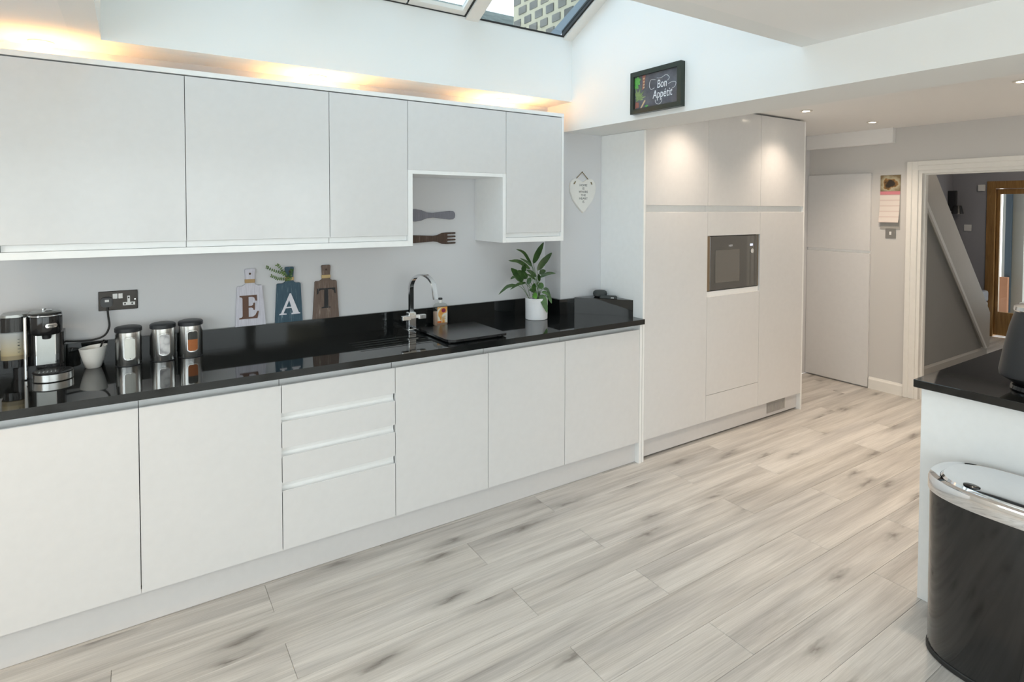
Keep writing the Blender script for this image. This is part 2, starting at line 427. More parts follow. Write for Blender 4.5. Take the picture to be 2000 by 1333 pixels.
# ------------------------------------------------------------------ floor: planks laid along x
fl = struct('floor', box(bm_new(), XL, XFAR+.1, YF, 0, -.05, -.010), 'shadow_gap')
PW, PL = .206, 1.388
k0 = -1
for k in range(-3, 23):
    yb = -.58-PW*k
    if yb < YF+.02: break
    ya, yc = min(yb, -.001), max(yb-PW, YF+.005)
    off = .812 if k % 2 == 0 else .285
    if k < 0: off += .35*k
    x = off-PL*3
    while x > XL: x -= PL
    while x < XFAR+.08:
        a, b = max(x, XL+.005), min(x+PL, XFAR+.09)
        if b-a > .03 and ya-yc > .02:
            bm = bm_new(); box(bm, a+.0005, b-.0005, yc+.0004, ya-.0004, -.010, 0)
            es = [e for e in bm.edges if all(v.co.z > -.001 for v in e.verts)]
            bmesh.ops.bevel(bm, geom=es, offset=.0011, segments=1, affect='EDGES')
            obj('plank', bm, 'plank', fl)
        x += PL

# ------------------------------------------------------------------ walls and ceilings
struct('wall_back', box(bm_new(), XL, XFAR, 0, .12, 0, ZC2), 'grey_wall')
struct('wall_pillar', box(bm_new(), 1.285, 1.645, -.18, 0, 0, ZBEAM), 'grey_wall')
# left wall with a wide window
def wall_holes(name, mat, axis, pos, th, a0, a1, z0, z1, holes):
    bm = bm_new()
    cuts = sorted({a0, a1}|{h[0] for h in holes}|{h[1] for h in holes}); zc = sorted({z0, z1}|{h[2] for h in holes}|{h[3] for h in holes})
    for a, b in zip(cuts, cuts[1:]):
        for c, d in zip(zc, zc[1:]):
            if any(h[0] <= a and b <= h[1] and h[2] <= c and d <= h[3] for h in holes): continue
            if axis == 'x': box(bm, pos, pos+th, a, b, c, d)
            else: box(bm, a, b, pos, pos+th, c, d)
    bmesh.ops.remove_doubles(bm, verts=bm.verts, dist=1e-5)
    return struct(name, bm, mat)
wall_holes('wall_left', 'white_wall', 'x', XL-.1, .1, YF, .12, 0, ZC, [(-4.7, -1.3, .80, 2.15)])
wall_holes('wall_front', 'white_wall', 'y', YF-.1, .1, XL-.1, XFAR+.1, 0, ZC, [(-2.7, 1.2, 0, 2.15)])
wall_holes('wall_far', 'far_wall', 'x', XFAR, .1, YF, 0.12, 0, ZC2, [(-1.79, -.985, 0, 1.957)])
# ceiling of the kitchen with the skylight opening, ceiling of the far part
bm = bm_new()
for a in ((XL, OX0-.1, YF, 0.0), (OX0-.1, OX1, YF, OY0-.1), (OX0-.1, OX1, OY1+.1, 0)):
    if a[1]-a[0] > .01: box(bm, a[0], a[1], a[2], a[3], ZC, ZC+.16)
struct('ceiling', bm, 'ceiling')
struct('ceiling_far', box(bm_new(), XB, XFAR, YF, 0, ZC2, ZC2+.16), 'ceiling')
# skylight shaft
RY = -1.04; RZ = ZG+(-YU+RY)*-.44+.0  # ridge height
RZ = ZG+.354
struct('wall_shaft_back', box(bm_new(), OX0-.1, OX1, YU, YU+.10, ZC, ZG), 'white_wall')
struct('wall_shaft_front', box(bm_new(), OX0-.1, OX1, OY0-.10, OY0, ZC, ZG), 'white_wall')
bm = prism(bm_new(), [(OY0, ZC), (OY1, ZC), (OY1, ZG), (RY, RZ), (OY0, ZG)], OX0-.1, OX0, 'x')
struct('wall_shaft_left', bm, 'white_wall')
# the white beam wall between kitchen and far part, with the gable of the skylight above it
bm = prism(bm_new(), [(YF, ZBEAM), (0, ZBEAM), (0, ZC+.16), (YU, ZC+.16), (YU, ZG), (RY, RZ), (OY0, ZG), (OY0, ZC+.16), (YF, ZC+.16)], XR, XB, 'x')
struct('wall_right', bm, 'white_wall')
# boxed-in pipe at the far wall under the ceiling
struct('trim_1', box(bm_new(), XFAR-.06, XFAR, -.80, 0, 2.20, ZC2, r=.003), 'ceiling')
# skirting of the far wall
def skirt(name, axis, pos, a, b, h, out, mat='trim', z0=0):
    prof = [(0, z0), (out*.016, z0), (out*.016, z0+h-.02), (out*.009, z0+h-.008), (out*.006, z0+h), (0, z0+h)]
    bm = bm_new()
    if axis == 'x': prism(bm, [(pos+p, z) for p, z in prof], a, b, 'y')
    else: prism(bm, [(pos+p, z) for p, z in prof], a, b, 'x')
    return struct(name, bm, mat)
skirt('baseboard_far', 'x', XFAR, -.902, -.612, .105, -1)
# door lining and architrave
d1 = struct_empty('door_1', (XFAR, -1.4, 0))
def arch(parent, x, out, y0, y1, zt, w):
    """three-stepped architrave around an opening in a wall x = const"""
    for nm, a, b, c, d in (('door_casing', y1-.005, y1+w, 0, zt+w), ('door_casing', y0-w, y0+.005, 0, zt+w), ('door_casing', y0+.005, y1-.005, zt-.005, zt+w)):
        bm = bm_new(); box(bm, x-out*.018, x, a, b, c, d, r=.003)
        obj(nm, bm, 'trim', parent)
for nm, a, b, c, d in (('door_casing', -.99, -.905, 0, 2.03), ('door_casing', -1.87, -1.785, 0, 2.03), ('door_casing', -1.785, -.99, 1.952, 2.03)):
    bm = bm_new()
    box(bm, XFAR-.014, XFAR, a, b, c, d, r=.002)
    if b-a < .2:
        s = 1 if a > -1.5 else -1
        lo, hi = (a+.045, b) if s > 0 else (a, b-.045)
        box(bm, XFAR-.024, XFAR-.013, lo, hi, c, d, r=.003)
    else: box(bm, XFAR-.024, XFAR-.013, a, b, c+.04, d, r=.003)
    obj(nm, bm, 'trim', d1)
obj('door_lining', box(bm_new(), XFAR, XFAR+.1, -1.017, -.985, 0, 1.957), 'trim', d1)
obj('door_lining', box(bm_new(), XFAR, XFAR+.1, -1.79, -1.758, 0, 1.957), 'trim', d1)
obj('door_lining', box(bm_new(), XFAR, XFAR+.1, -1.758, -1.017, 1.927, 1.957), 'trim', d1)
obj('door_stop', box(bm_new(), XFAR+.045, XFAR+.085, -1.029, -1.017, 0, 1.927), 'trim', d1)
obj('door_stop', box(bm_new(), XFAR+.045, XFAR+.085, -1.758, -1.029, 1.915, 1.927), 'trim', d1)

# ------------------------------------------------------------------ hallway
tag(obj('floor_hall', box(bm_new(), XFAR+.1, XH, -2.3, .1, -.05, 0), 'plank'), kind='structure')
tag(obj('ceiling_hall', box(bm_new(), XFAR+.1, XH, -2.3, .1, 2.45, 2.55), 'ceiling'), kind='structure')
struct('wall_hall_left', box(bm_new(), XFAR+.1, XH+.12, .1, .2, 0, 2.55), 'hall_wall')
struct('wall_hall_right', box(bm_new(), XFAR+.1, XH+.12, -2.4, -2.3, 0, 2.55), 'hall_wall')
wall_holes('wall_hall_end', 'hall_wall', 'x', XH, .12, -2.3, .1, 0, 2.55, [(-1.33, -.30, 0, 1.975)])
# stair spandrel with its painted string and skirting
YS = -.78
lamp('hall_fill', 'POINT', (6.6, -1.5, 2.3), 4.5, (1, .86, .70), shadow_soft_size=.08)  # unseen fill light added to brighten the hall
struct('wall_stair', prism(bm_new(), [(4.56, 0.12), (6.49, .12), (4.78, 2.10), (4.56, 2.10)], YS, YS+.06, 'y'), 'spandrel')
st = [(6.53, .13), (6.64, .13), (6.64, .50), (6.44, .72), (5.70, 1.48), (5.10, 2.10), (4.62, 2.10)]
struct('trim_2', prism(bm_new(), st, YS-.025, YS+.07, 'y'), 'stair')
struct('trim_3', prism(bm_new(), [(6.50, .13), (6.54, .13), (4.66, 2.10), (4.60, 2.10)], YS-.04, YS-.02, 'y'), 'trim')
skirt('baseboard_stair', 'y', YS, 4.56, 6.60, .13, -1, 'stair')
# front door of oak with a tall glazed panel
d2 = struct_empty('door_2', (XH, -.8, 0))
for a, b, c, d in ((-.39, -.295, 0, 1.985), (-1.335, -1.245, 0, 1.985), (-1.245, -.39, 1.89, 1.985)):
    obj('door_frame', box(bm_new(), XH-.02, XH+.12, a, b, c, d, r=.004), 'oak', d2)
for a, b, c, d in ((-.43, -.392, .02, 1.885), (-1.24, -1.20, .02, 1.885), (-1.20, -.43, 1.82, 1.885), (-1.20, -.43, .02, .32)):
    obj('door_rail', box(bm_new(), XH+.02, XH+.065, a, b, c, d, r=.003), 'oak', d2)
obj('glass_pane', box(bm_new(), XH+.038, XH+.044, -1.20, -.43, .32, 1.82), 'glass', d2)
# outside the front door
tag(bx('brick_pier', 'brick', None, 8.53, 8.59, -.368, -.20, -.02, .72), 'low orange brick pier seen through the glass of the oak front door', 'pier')
tag(bx('drainpipe', 'door_dark', None, 8.61, 8.67, -.366, -.305, -.02, 2.355), 'dark blue downpipe seen through the left of the front door glass', 'pipe')
tag(bx('porch_wall', 'grey_render', None, 8.68, 8.80, -.49, -.25, -.02, 2.355), 'pale rendered wall end beyond the front door glass', 'wall')
tag(bx('sky_blocker', 'grey_render', None, 8.15, 10.6, -2.4, .6, 2.36, 2.46), 'added flat slab shading the outside of the front door, unseen above the doorway', 'light blocker')  # unseen slab added to block sky light outside the front door
tag(obj('paving', box(bm_new(), 8.15, 12, -4, 2, -.10, -.02), 'tarmac'), kind='structure')
# hall furniture
hb = thing('hall_bench', (7.75, -.26, 0), 'white hall bench with a grey cushion behind the foot of the stairs', 'bench')
bx('base', 'white_plastic', hb, 7.45, 7.98, -.34, -.02, .05, .44, r=.01); bx('cushion', 'grey_cushion', hb, 7.43, 7.98, -.35, -.01, .44, .59, r=.03, seg=2)
for x in (7.48, 7.92):
    for y in (-.32, -.06): bx('leg', 'black_plastic', hb, x, x+.03, y, y+.03, 0, .06)
lm = thing('wall_light', (7.90, .04, 1.55), 'small black cone wall light on the dark hall wall above the stairs', 'lamp')
obj('shade', lathe(bm_new(), [(.035, 0), (.075, .0), (.045, .11), (.035, .11)], (7.87, -.01, 1.565), 20), 'black_plastic', lm, True)
bx('bracket', 'black_plastic', lm, 7.85, 7.89, -.0, .1, 1.60, 1.87, r=.004)
tag(bx('door_chime', 'white_plastic', None, XH-.03, XH, -.275, -.195, 1.86, 1.945, r=.006), 'small white chime box on the dark wall left of the front door', 'chime')
tag(bx('light_switch', 'white_plastic', None, XH-.012, XH, -.13, -.045, 1.34, 1.425, r=.003), 'dim switch plate on the dark end wall of the hall', 'switch')

# ------------------------------------------------------------------ skylight glazing
w1 = struct_empty('window_1', (0.1, -1.04, ZG))
sl = (RZ-ZG)/abs(RY-YU)
def rz(y): return ZG+(YU-y)*sl if y > RY else ZG+(y-OY0)*sl
def slope_bar(name, x0, x1, h, mat, up0=.0, y0=YU, y1=RY):
    z0, z1 = rz(y0)+up0, rz(y1)+up0
    return obj(name, prism(bm_new(), [(y0, z0), (y1, z1), (y1, z1+h), (y0, z0+h)], x0, x1, 'x'), mat, w1)
for side in (0, 1):
    ya = YU if side == 0 else OY0
    for x0, x1 in ((.545, .625), (1.235, 1.317), (-.32, -.24), (-1.115, -1.04)):
        slope_bar('rafter', x0, x1, .05, 'trim', -.015, ya, RY)
    for x0, x1 in ((.535, .545), (1.222, 1.235), (-.33, -.32)):
        slope_bar('gasket', x0, x1, .04, 'rubber', 0, ya, RY)
    for x0, x1 in ((-1.04, -.33), (-.24, .19), (.20, .535), (.625, 1.222)):
        za, zb = rz(ya)+.025, RZ+.025; yo = ya+(.085 if side == 0 else -.085); zo = za-.085*sl
        obj('glass_pane', prism(bm_new(), [(yo, zo), (RY, zb), (RY, zb+.006), (yo, zo+.006)], x0, x1, 'x'), 'roof_glass', w1)
for x0, x1 in ((-.24, -.215), (.165, .19), (.20, .225), (.51, .535)):
    slope_bar('sash_stile', x0, x1, .03, 'trim', .005)
for x0, x1 in ((-.24, .19), (.20, .535)):
    obj('sash_rail', prism(bm_new(), [(YU, ZG+.004), (YU-.035, ZG+.02), (YU-.035, ZG+.045), (YU, ZG+.035)], x0, x1, 'x'), 'trim', w1)
obj('ridge_beam', box(bm_new(), OX0, OX1, RY-.03, RY+.03, RZ-.03, RZ+.05), 'trim', w1)
obj('eaves_seal', box(bm_new(), OX0, OX1, YU-.004, YU+.03, ZG, ZG+.010), 'rubber', w1)
obj('eaves_seal', box(bm_new(), OX0, OX1, OY0-.03, OY0+.004, ZG, ZG+.010), 'rubber', w1)
# glazing behind the camera
d3 = struct_empty('door_3', (-.75, YF, 0))
for i in range(4):
    a = -2.7+.975*i; b = a+.975
    for q in ((a, a+.06, 0.001, 2.15), (b-.06, b, 0.001, 2.15), (a+.06, b-.06, 0.001, .09), (a+.06, b-.06, 2.07, 2.15)):
        obj('door_rail', box(bm_new(), q[0], q[1], YF-.08, YF-.02, q[2], q[3]), 'trim', d3)
    obj('glass_pane', box(bm_new(), a+.06, b-.06, YF-.053, YF-.047, .09, 2.07), 'glass', d3)
w2 = struct_empty('window_2', (XL, -3.0, .80))
for a, b, c, d in ((-4.7, -4.64, .80, 2.15), (-1.36, -1.3, .80, 2.15), (-3.03, -2.97, .86, 2.09), (-4.64, -1.36, .80, .86), (-4.64, -1.36, 2.09, 2.15)):
    obj('window_frame', box(bm_new(), XL-.08, XL-.02, a, b, c, d), 'trim', w2)
for a, b in ((-4.64, -3.03), (-2.97, -1.36)): obj('glass_pane', box(bm_new(), XL-.053, XL-.047, a, b, .86, 2.09), 'glass', w2)
tag(obj('terrace', box(bm_new(), -9, 8, -14, YF-.1, -.16, -.06), 'paving'), kind='structure')

# ------------------------------------------------------------------ what shows through the roof: stone wall, slate roof
HX, HY = 1.425, .635      # outer face and corner of the two-storey house
sw = thing('brick_house', (3.5, -3.0, 2.485), 'upper storey of the house with dark bricks and wide pale joints, seen through the skylight', 'building')
obj('wall', prism(bm_new(), [(HX, HY), (HX, -9.0), (8.3, -9.0), (8.3, HY)], 2.497, 7.2, 'z'), 'mortar', sw)
rs = random.Random(5)
for r_ in range(16):
    z = 2.50+r_*.083; y = HY-.012-(.072 if r_ % 2 else 0)
    while y > -.55:
        w_ = rs.uniform(.084, .100)
        obj('brick', box(bm_new(), HX-.004-rs.uniform(0, .005), HX+.02, y-w_, y, z+.009+rs.uniform(0, .004), z+.062+rs.uniform(0, .004)), 'stone', sw, mid=True)
        y -= .145
tag(obj('lead_flashing', prism(bm_new(), [(.50, 2.62), (.50, 2.70), (-.20, 2.99), (-.95, 3.30), (-.95, 3.05)], HX-.012, HX-.009, 'x'), 'lead'), 'blue-grey lead flashing along the foot of the brick wall above the skylight', 'flashing')
# slate roof of the outbuilding
gr = thing('slate_roof_outbuilding', (0, 7.2, 0), 'low outbuilding with a mossy slate roof seen through the skylight', 'building')
obj('roof', prism(bm_new(), [(6.0, 4.72), (6.9, 5.45), (7.0, 5.45), (9.0, 4.0), (9.0, 3.9), (6.95, 5.33), (6.05, 4.65)], -7, 5.9, 'x'), 'slate', gr)
obj('wall', box(bm_new(), -6.9, 5.8, 6.2, 8.8, 0, 4.7), 'grey_render', gr)

# ------------------------------------------------------------------ base cabinets
YB = -.600; ZB = .138; ZT = .923; ZTB = .891; ZD = .856
def front(bm, x0, x1, z0, z1, y=YB, scoop='top', sc=.035):
    """door or drawer front with a handleless scooped edge at its top or bottom"""
    t = .020
    if scoop == 'top':
        pr_ = [(y+t, z0), (y, z0), (y, z1), (y+.003, z1+.002), (y+.009, z1-.004), (y+.012, z1-.010), (y+.0135, z1-.012), (y+t, z1-.012)]
    elif scoop == 'bottom':
        pr_ = [(y+t, z1), (y, z1), (y, z0), (y+.003, z0-.002), (y+.009, z0+.004), (y+.0135, z0+.012), (y+t, z0+.012)]
    else:
        pr_ = [(y+t, z0), (y, z0), (y, z1), (y+t, z1)]
    prism(bm, pr_, x0, x1, 'x'); return bm
def rail(bm, x0, x1, z0, z1, y=YB, d=.024):
    """concave channel behind a scooped edge"""
    pts = [(y+d+.004, z0-.02)]+[(y+d-.010*(math.cos(R(a))), z0-.012+(z1-z0+.012)*i/6) for i, a in enumerate((20, 50, 80, 90, 90, 90, 90))]+[(y+d+.004, z1)]
    prism(bm, pts, x0, x1, 'x'); return bm
def base_cabinet(x0, x1, label, drawers=None, back=-.03, top=None):
    t = thing('base_cabinet' if not drawers else 'drawer_cabinet', ((x0+x1)/2, -.3, ZB), label, 'cabinet' if not drawers else 'drawers', 'base units under the black worktop')
    g = .0016
    bx('carcase', 'carcase', t, x0+.0006, x1-.0006, YB+.0575, back, ZB, top or ZTB-.001)
    if not drawers:
        obj('door', front(bm_new(), x0+g, x1-g, ZB, ZD), 'gloss', t)
        bx('handle_channel', 'panel_white', t, x0+g, x1-g, YB+.052, YB+.056, ZD-.05, ZTB-.001)
    else:
        for i, (a, b) in enumerate(drawers):
            obj('drawer', front(bm_new(), x0+g, x1-g, a, b), 'gloss', t)
            top = drawers[i-1][0]+.004 if i else ZTB-.001
            if i: obj('handle_channel', rail(bm_new(), x0+g, x1-g, b, top), 'panel_white', t)
            else: bx('handle_channel', 'panel_white', t, x0+g, x1-g, YB+.052, YB+.056, b-.05, top)
    return t
seams = [-2.024, -1.518, -1.012, -.506, 0, .507, 1.012, 1.5995]
base_cabinet(-2.024, -1.518, 'white gloss base cabinet out of frame at the left end of the run')
base_cabinet(-1.518, -1.012, 'white gloss base cabinet under the hot water machine, first from the left')
base_cabinet(-1.012, -.506, 'white gloss base cabinet below the three steel canisters, left of the drawers')
base_cabinet(-.506, 0, 'white gloss four drawer base unit with handleless recesses', [(.735, ZD), (.583, .697), (.432, .546), (ZB, .395)])
base_cabinet(0, .507, 'white gloss base cabinet directly right of the drawers, below the tap', None, -.03, .72)
base_cabinet(.507, 1.012, 'white gloss base cabinet second to the right of the drawers', None, -.03, .72)
base_cabinet(1.012, 1.5995, 'white gloss base cabinet last of the run, beside the tall units', None, -.19)
tag(bx('end_panel', 'panel_white', None, 1.6005, 1.620, YB-.001, -.19, 0, ZTB-.001), 'narrow white end panel closing the base run beside the tall units', 'panel')
tag(bx('end_panel', 'panel_white', None, -2.044, -2.0245, YB-.001, -.01, 0, ZTB-.001), 'white end panel at the far left end of the base run', 'panel')
tag(bx('plinth', 'plinth', None, -2.02, 1.600, -.565, -.548, .0015, ZB-.001), 'long white plinth under the base cabinets', 'plinth')

# ------------------------------------------------------------------ worktop, upstand
XW0, XW1, YW = -2.06, 1.6265, -.618
sx0, sx1, sy0, sy1 = .335, .615, -.53, -.20
gy = [-.455, -.405, -.355, -.305, -.255]
xs = [XW0, -.118, .27, sx0, sx1, XW1]
ys = [YW]
for g in gy: ys += [g-.005, g+.005]
ys = sorted(set(ys+[sy0, sy1, -.1815, -.001]))
def ztop(i, j):
    yc = (ys[j]+ys[j+1])/2; xc = (xs[i]+xs[i+1])/2
    if sx0 < xc < sx1 and sy0 < yc < sy1: return None
    if i == 1 and any(abs(yc-g) < .003 for g in gy): return ZT-.006
    if xc > 1.28 and yc > -.181: return ZT
    return ZT
wt = thing('worktop', (-.2, -.31, ZTB), 'long black polished granite worktop with drainer grooves and upstand', 'worktop')
bm = slab_cells(bm_new(), xs, ys, ZTB, ztop)
obj('slab', bm, 'granite', wt)
bm = bm_new(); prism(bm, [(XW0, -.020), (1.264, -.020), (1.264, -.201), (1.6265, -.201), (1.6265, -.1805), (1.2845, -.1805), (1.2845, -.0005), (XW0, -.0005)], ZT+.0004, 1.023, 'z')
obj('upstand', bm, 'granite', wt)
for g in gy: obj('groove_glint_rod', tube(bm_new(), [(-.116, g, ZT-.0030), (.268, g, ZT-.0030)], .0038, 10), 'granite', wt, True)  # convex rods added inside the grooves to draw highlight lines
# undermounted sink
sk = thing('sink', (.475, -.365, ZT-.2), 'black inset sink beneath the black board, right of the tap', 'sink')
bm = bm_new(); e = .0015
for a in ((sx0+e, sx0+.012, sy0+e, sy1-e), (sx1-.012, sx1-e, sy0+e, sy1-e), (sx0+.012, sx1-.012, sy0+e, sy0+.012), (sx0+.012, sx1-.012, sy1-.012, sy1-e)): box(bm, *a, ZT-.18, ZT+.004)
box(bm, sx0+e, sx1-e, sy0+e, sy1-e, ZT-.185, ZT-.178); obj('bowl', bm, 'black_gloss', sk)
obj('drain', lathe(bm_new(), [(.0, 0), (.04, 0), (.042, .003), (.03, .004), (0, .002)], (.475, -.365, ZT-.178), 24), 'chrome', sk, True)
# black glass board over the sink
pts = rrect(.300, .650, -.562, -.165, .012)
pts = arc(.300+.05, -.562+.05, .05, 180, 270, 8)+arc(.650-.02, -.562+.02, .02, 270, 360, 5)+arc(.650-.02, -.165-.02, .02, 0, 90, 5)+arc(.300+.02, -.165-.02, .02, 90, 180, 5)
bd = thing('worktop_saver', (.475, -.36, ZT), 'black rectangular glass board lying over the sink', 'board')
obj('board', prism(bm_new(), pts, ZT+.0065, ZT+.0195, 'z'), 'board_glass', bd)
for x, y in ((.327, -.515), (.63, -.53), (.327, -.185), (.63, -.185)): obj('foot', lathe(bm_new(), [(.007, 0), (.007, .006)], (x, y, ZT+.0003), 12), 'rubber', bd)

# ------------------------------------------------------------------ wall cabinets
YWC = -.342; ZW0, ZW1 = 1.420, 2.209; ZGAP = 2.185; ZPEL = 1.448; ZWD = 1.477
wx = [-1.43, -.83, -.23, .17, .77, 1.17]
def wall_cabinet(x0, x1, z0, label, scoop=True, nm='wall_cabinet'):
    t = thing(nm, ((x0+x1)/2, YWC/2, z0), label, 'cabinet', 'white wall units')
    g = .0014; zb = ZWD if scoop else z0
    bx('carcase', 'carcase', t, x0+.0006, x1-.0006, YWC+.026, -.002, ZPEL+.001 if scoop else z0+.001, ZGAP+.001)
    obj('door', front(bm_new(), x0+g, x1-g, zb, ZGAP-.003, YWC, 'bottom' if scoop else None), 'gloss', t)
    if scoop: bx('handle_channel', 'panel_white', t, x0+g, x1-g, YWC+.0205, YWC+.0255, ZPEL+.001, ZWD+.008)
    return t
wall_cabinet(wx[0], wx[1], ZW0, 'white gloss wall cabinet at the left edge of the picture')
wall_cabinet(wx[1], wx[2], ZW0, 'wide white gloss wall cabinet above the E and A boards, second from the left')
wall_cabinet(wx[2], wx[3], ZW0, 'narrow white gloss wall cabinet left of the open niche')
wall_cabinet(wx[3], wx[4], 1.823, 'short white gloss wall cabinet bridging the open niche', False, 'bridging_cabinet')
wall_cabinet(wx[4], wx[5], ZW0, 'narrow white gloss wall cabinet right of the open niche, above the plant')
tag(bx('cornice', 'panel_white', None, wx[0]-.018, wx[5]+.018, YWC-.001, -.002, ZGAP+.003, ZW1), 'long white top panel running along the wall cabinets', 'panel')
for x0, x1, lab in ((wx[0]-.018, wx[0]-.0005, 'thin white end panel at the left end of the wall cabinets'), (wx[5]+.0005, wx[5]+.018, 'thin white end panel at the right end of the wall cabinets, beside the heart sign')):
    tag(bx('end_panel', 'panel_white', None, x0, x1, YWC, -.002, ZW0, ZGAP+.002), lab, 'panel')
tag(bx('niche_side_panel', 'panel_white', None, .1705, .196, YWC, -.002, ZW0, 1.8225), 'white left side panel of the open niche', 'panel')
tag(bx('niche_side_panel', 'panel_white', None, .748, .7695, YWC, -.002, ZW0, 1.8225), 'white right side panel of the open niche, lit on its inner face', 'panel')
tag(bx('niche_top_panel', 'panel_white', None, .1965, .7475, YWC+.001, -.002, 1.802, 1.8225), 'white top panel of the open niche under the short cabinet', 'panel')
tag(bx('light_pelmet', 'panel_white', None, wx[0], .170, YWC-.001, -.002, ZW0, ZPEL), 'long white bottom panel under the three left wall cabinets', 'panel')
tag(bx('light_pelmet', 'panel_white', None, .770, wx[5], YWC-.001, -.002, ZW0, ZPEL), 'short white bottom panel under the right wall cabinet', 'panel')

# ------------------------------------------------------------------ tall units
YT = -.597; TX = [1.645, 2.2385, 2.8276, 3.389]; ZT1 = ZC2-.014
tag(bx('tall_end_panel', 'panel_white', None, 1.627, 1.644, YT-.001, -.182, 0, ZBEAM-.002), 'white side panel of the tall units rising from the worktop end', 'panel')
tag(bx('tall_end_panel', 'panel_white', None, 3.390, 3.408, YT+.002, -.002, 0, ZC2-.012), 'thin white side panel at the right end of the tall units', 'panel')
def tall_unit(i, label, mid=False):
    x0, x1 = TX[i], TX[i+1]; g = .0013
    t = thing('tall_unit', ((x0+x1)/2, -.3, ZB), label, 'cabinet', 'tall white larder units')
    if mid:
        bx('carcase', 'carcase', t, x0+.0006, x1-.0006, YT+.030, -.002, ZB, 1.005); bx('carcase', 'carcase', t, x0+.0006, x1-.0006, YT+.030, -.002, 1.44, ZT1)
        obj('drawer', front(bm_new(), x0+g, x1-g, ZB, .317, YT, None), 'gloss', t)
        obj('door', front(bm_new(), x0+g, x1-g, .320, 1.008, YT), 'gloss', t)
        bx('ledge', 'panel_white', t, x0+g, x1-g, YT+.012, -.02, 1.0055, 1.044)
        obj('filler_panel', front(bm_new(), x0+g, x1-g, 1.434, 1.598, YT), 'gloss', t)
    else:
        bx('carcase', 'carcase', t, x0+.0006, x1-.0006, YT+.030, -.002, ZB, ZT1)
        obj('door', front(bm_new(), x0+g, x1-g, ZB, 1.598, YT), 'gloss', t)
    bx('handle_channel', 'panel_white', t, x0+g, x1-g, YT+.0245, YT+.0285, 1.588, 1.658)
    obj('upper_door', front(bm_new(), x0+g, x1-g, 1.645, ZT1, YT, 'bottom'), 'gloss', t)
    return t
tall_unit(0, 'tall white gloss larder unit left of the microwave'); tall_unit(1, 'tall white gloss unit holding the built-in microwave', True); tall_unit(2, 'tall white gloss larder unit right of the microwave, above the vent grille')
tag(bx('plinth', 'plinth', None, 1.646, 3.389, -.560, -.545, .012, ZB-.001), 'white plinth under the tall units with a grey vent', 'plinth')
vg = thing('plinth_vent', (3.11, -.563, .04), 'grey slotted vent grille in the plinth of the tall units', 'vent')
bx('vent_frame', 'vent', vg, 2.992, 3.228, -.564, -.5605, .036, .118)
for k in range(12): bx('slat', 'vent', vg, 3.000+k*.0185, 3.010+k*.0185, -.567, -.5642, .045, .109)
# microwave
mw = thing('microwave', (2.53, -.55, 1.046), 'built-in black glass microwave with bronze sides in the tall unit', 'microwave')
mx0, mx1 = TX[1]+.004, TX[2]-.004
bx('body', 'black_plastic', mw, mx0+.002, mx1-.002, -.565, -.1, 1.0455, 1.4325)
bx('door_glass', 'oven_glass', mw, mx0+.035, mx1-.012, -.588, -.566, 1.050, 1.428, r=.001)
bx('side_trim', 'bronze', mw, mx0, mx0+.034, -.587, -.566, 1.048, 1.430); bx('side_trim', 'bronze', mw, mx1-.0115, mx1, -.587, -.566, 1.048, 1.430)
bx('clock', 'display', mw, 2.722, 2.754, -.5889, -.588, 1.350, 1.366)
obj('dial', lathe(bm_new(), [(.016, -.001), (.0175, 0), (.0175, .003), (.0145, .003), (.0145, .0005), (.0, .0005)], (0, 0, 0), 28), 'chrome', mw, True)
o = [c for c in mw.children if c.name.startswith('dial')][0]; o.rotation_euler = (R(90), 0, 0); o.location = Vector((2.745, -.588, 1.312))-mw.location
text_mesh('NEFF', .020, 'maker_mark', 'print_white', mw, (2.50, -.5885, 1.352), (1, 0, 0), (0, 0, 1), .0002)
bx('window_reflection', 'oven_reflection', mw, mx0+.09, 2.60, -.5892, -.5882, 1.10, 1.33)  # painted reflection: lighter rectangle standing in for a mirrored window

# ------------------------------------------------------------------ tall cupboard doors in the far wall
tc = thing('wall_cupboard', (XFAR, -.31, 0), 'tall white two-door cupboard front in the far wall left of the calendar', 'cupboard')
bx('lower_door', 'gloss', tc, XFAR-.028, XFAR-.002, -.606, -.002, .012, 1.222, r=.002); bx('upper_door', 'gloss', tc, XFAR-.028, XFAR-.002, -.606, -.002, 1.248, 1.948, r=.002)
bx('handle_channel', 'panel_white', tc, XFAR-.012, XFAR-.002, -.604, -.002, 1.2225, 1.2475)

# ------------------------------------------------------------------ far wall: calendar and switch
cl = thing('calendar', (XFAR-.01, -.765, 1.45), 'slim wall calendar with dark photo and pink band left of the doorway', 'calendar')
bx('backing', 'backing', cl, XFAR-.004, XFAR-.001, -.850, -.684, 1.447, 1.925)
bx('photo', 'photo', cl, XFAR-.0055, XFAR-.0042, -.848, -.680, 1.781, 1.922); bx('month_band', 'pink', cl, XFAR-.0065, XFAR-.0042, -.847, -.680, 1.752, 1.7805)
bm = bm_new(); pp = []
for i in range(9):
    z = 1.752-(1.752-1.508)*i/8; pp.append((XFAR-.0045-.022*(i/8)**2.2, z))
for (xa, za), (xb, zb) in zip(pp, pp[1:]):
    ya = -.846+.006*(1.752-za)/.244
    vs = [bm.verts.new(p) for p in ((xa, -.844, za), (xa, -.678, za), (xb, -.844, zb), (xb, -.678, zb))]; bm.faces.new((vs[0], vs[1], vs[3], vs[2]))
bmesh.ops.remove_doubles(bm, verts=bm.verts, dist=1e-5); r_ = bmesh.ops.extrude_face_region(bm, geom=list(bm.faces)); bmesh.ops.translate(bm, vec=(.0012, 0, 0), verts=[v for v in r_['geom'] if isinstance(v, bmesh.types.BMVert)]); bmesh.ops.recalc_face_normals(bm, faces=bm.faces)
obj('page', bm, 'page', cl)
s1 = thing('light_switch', (XFAR-.005, -.774, 1.369), 'satin metal light switch below the calendar on the far wall', 'switch')
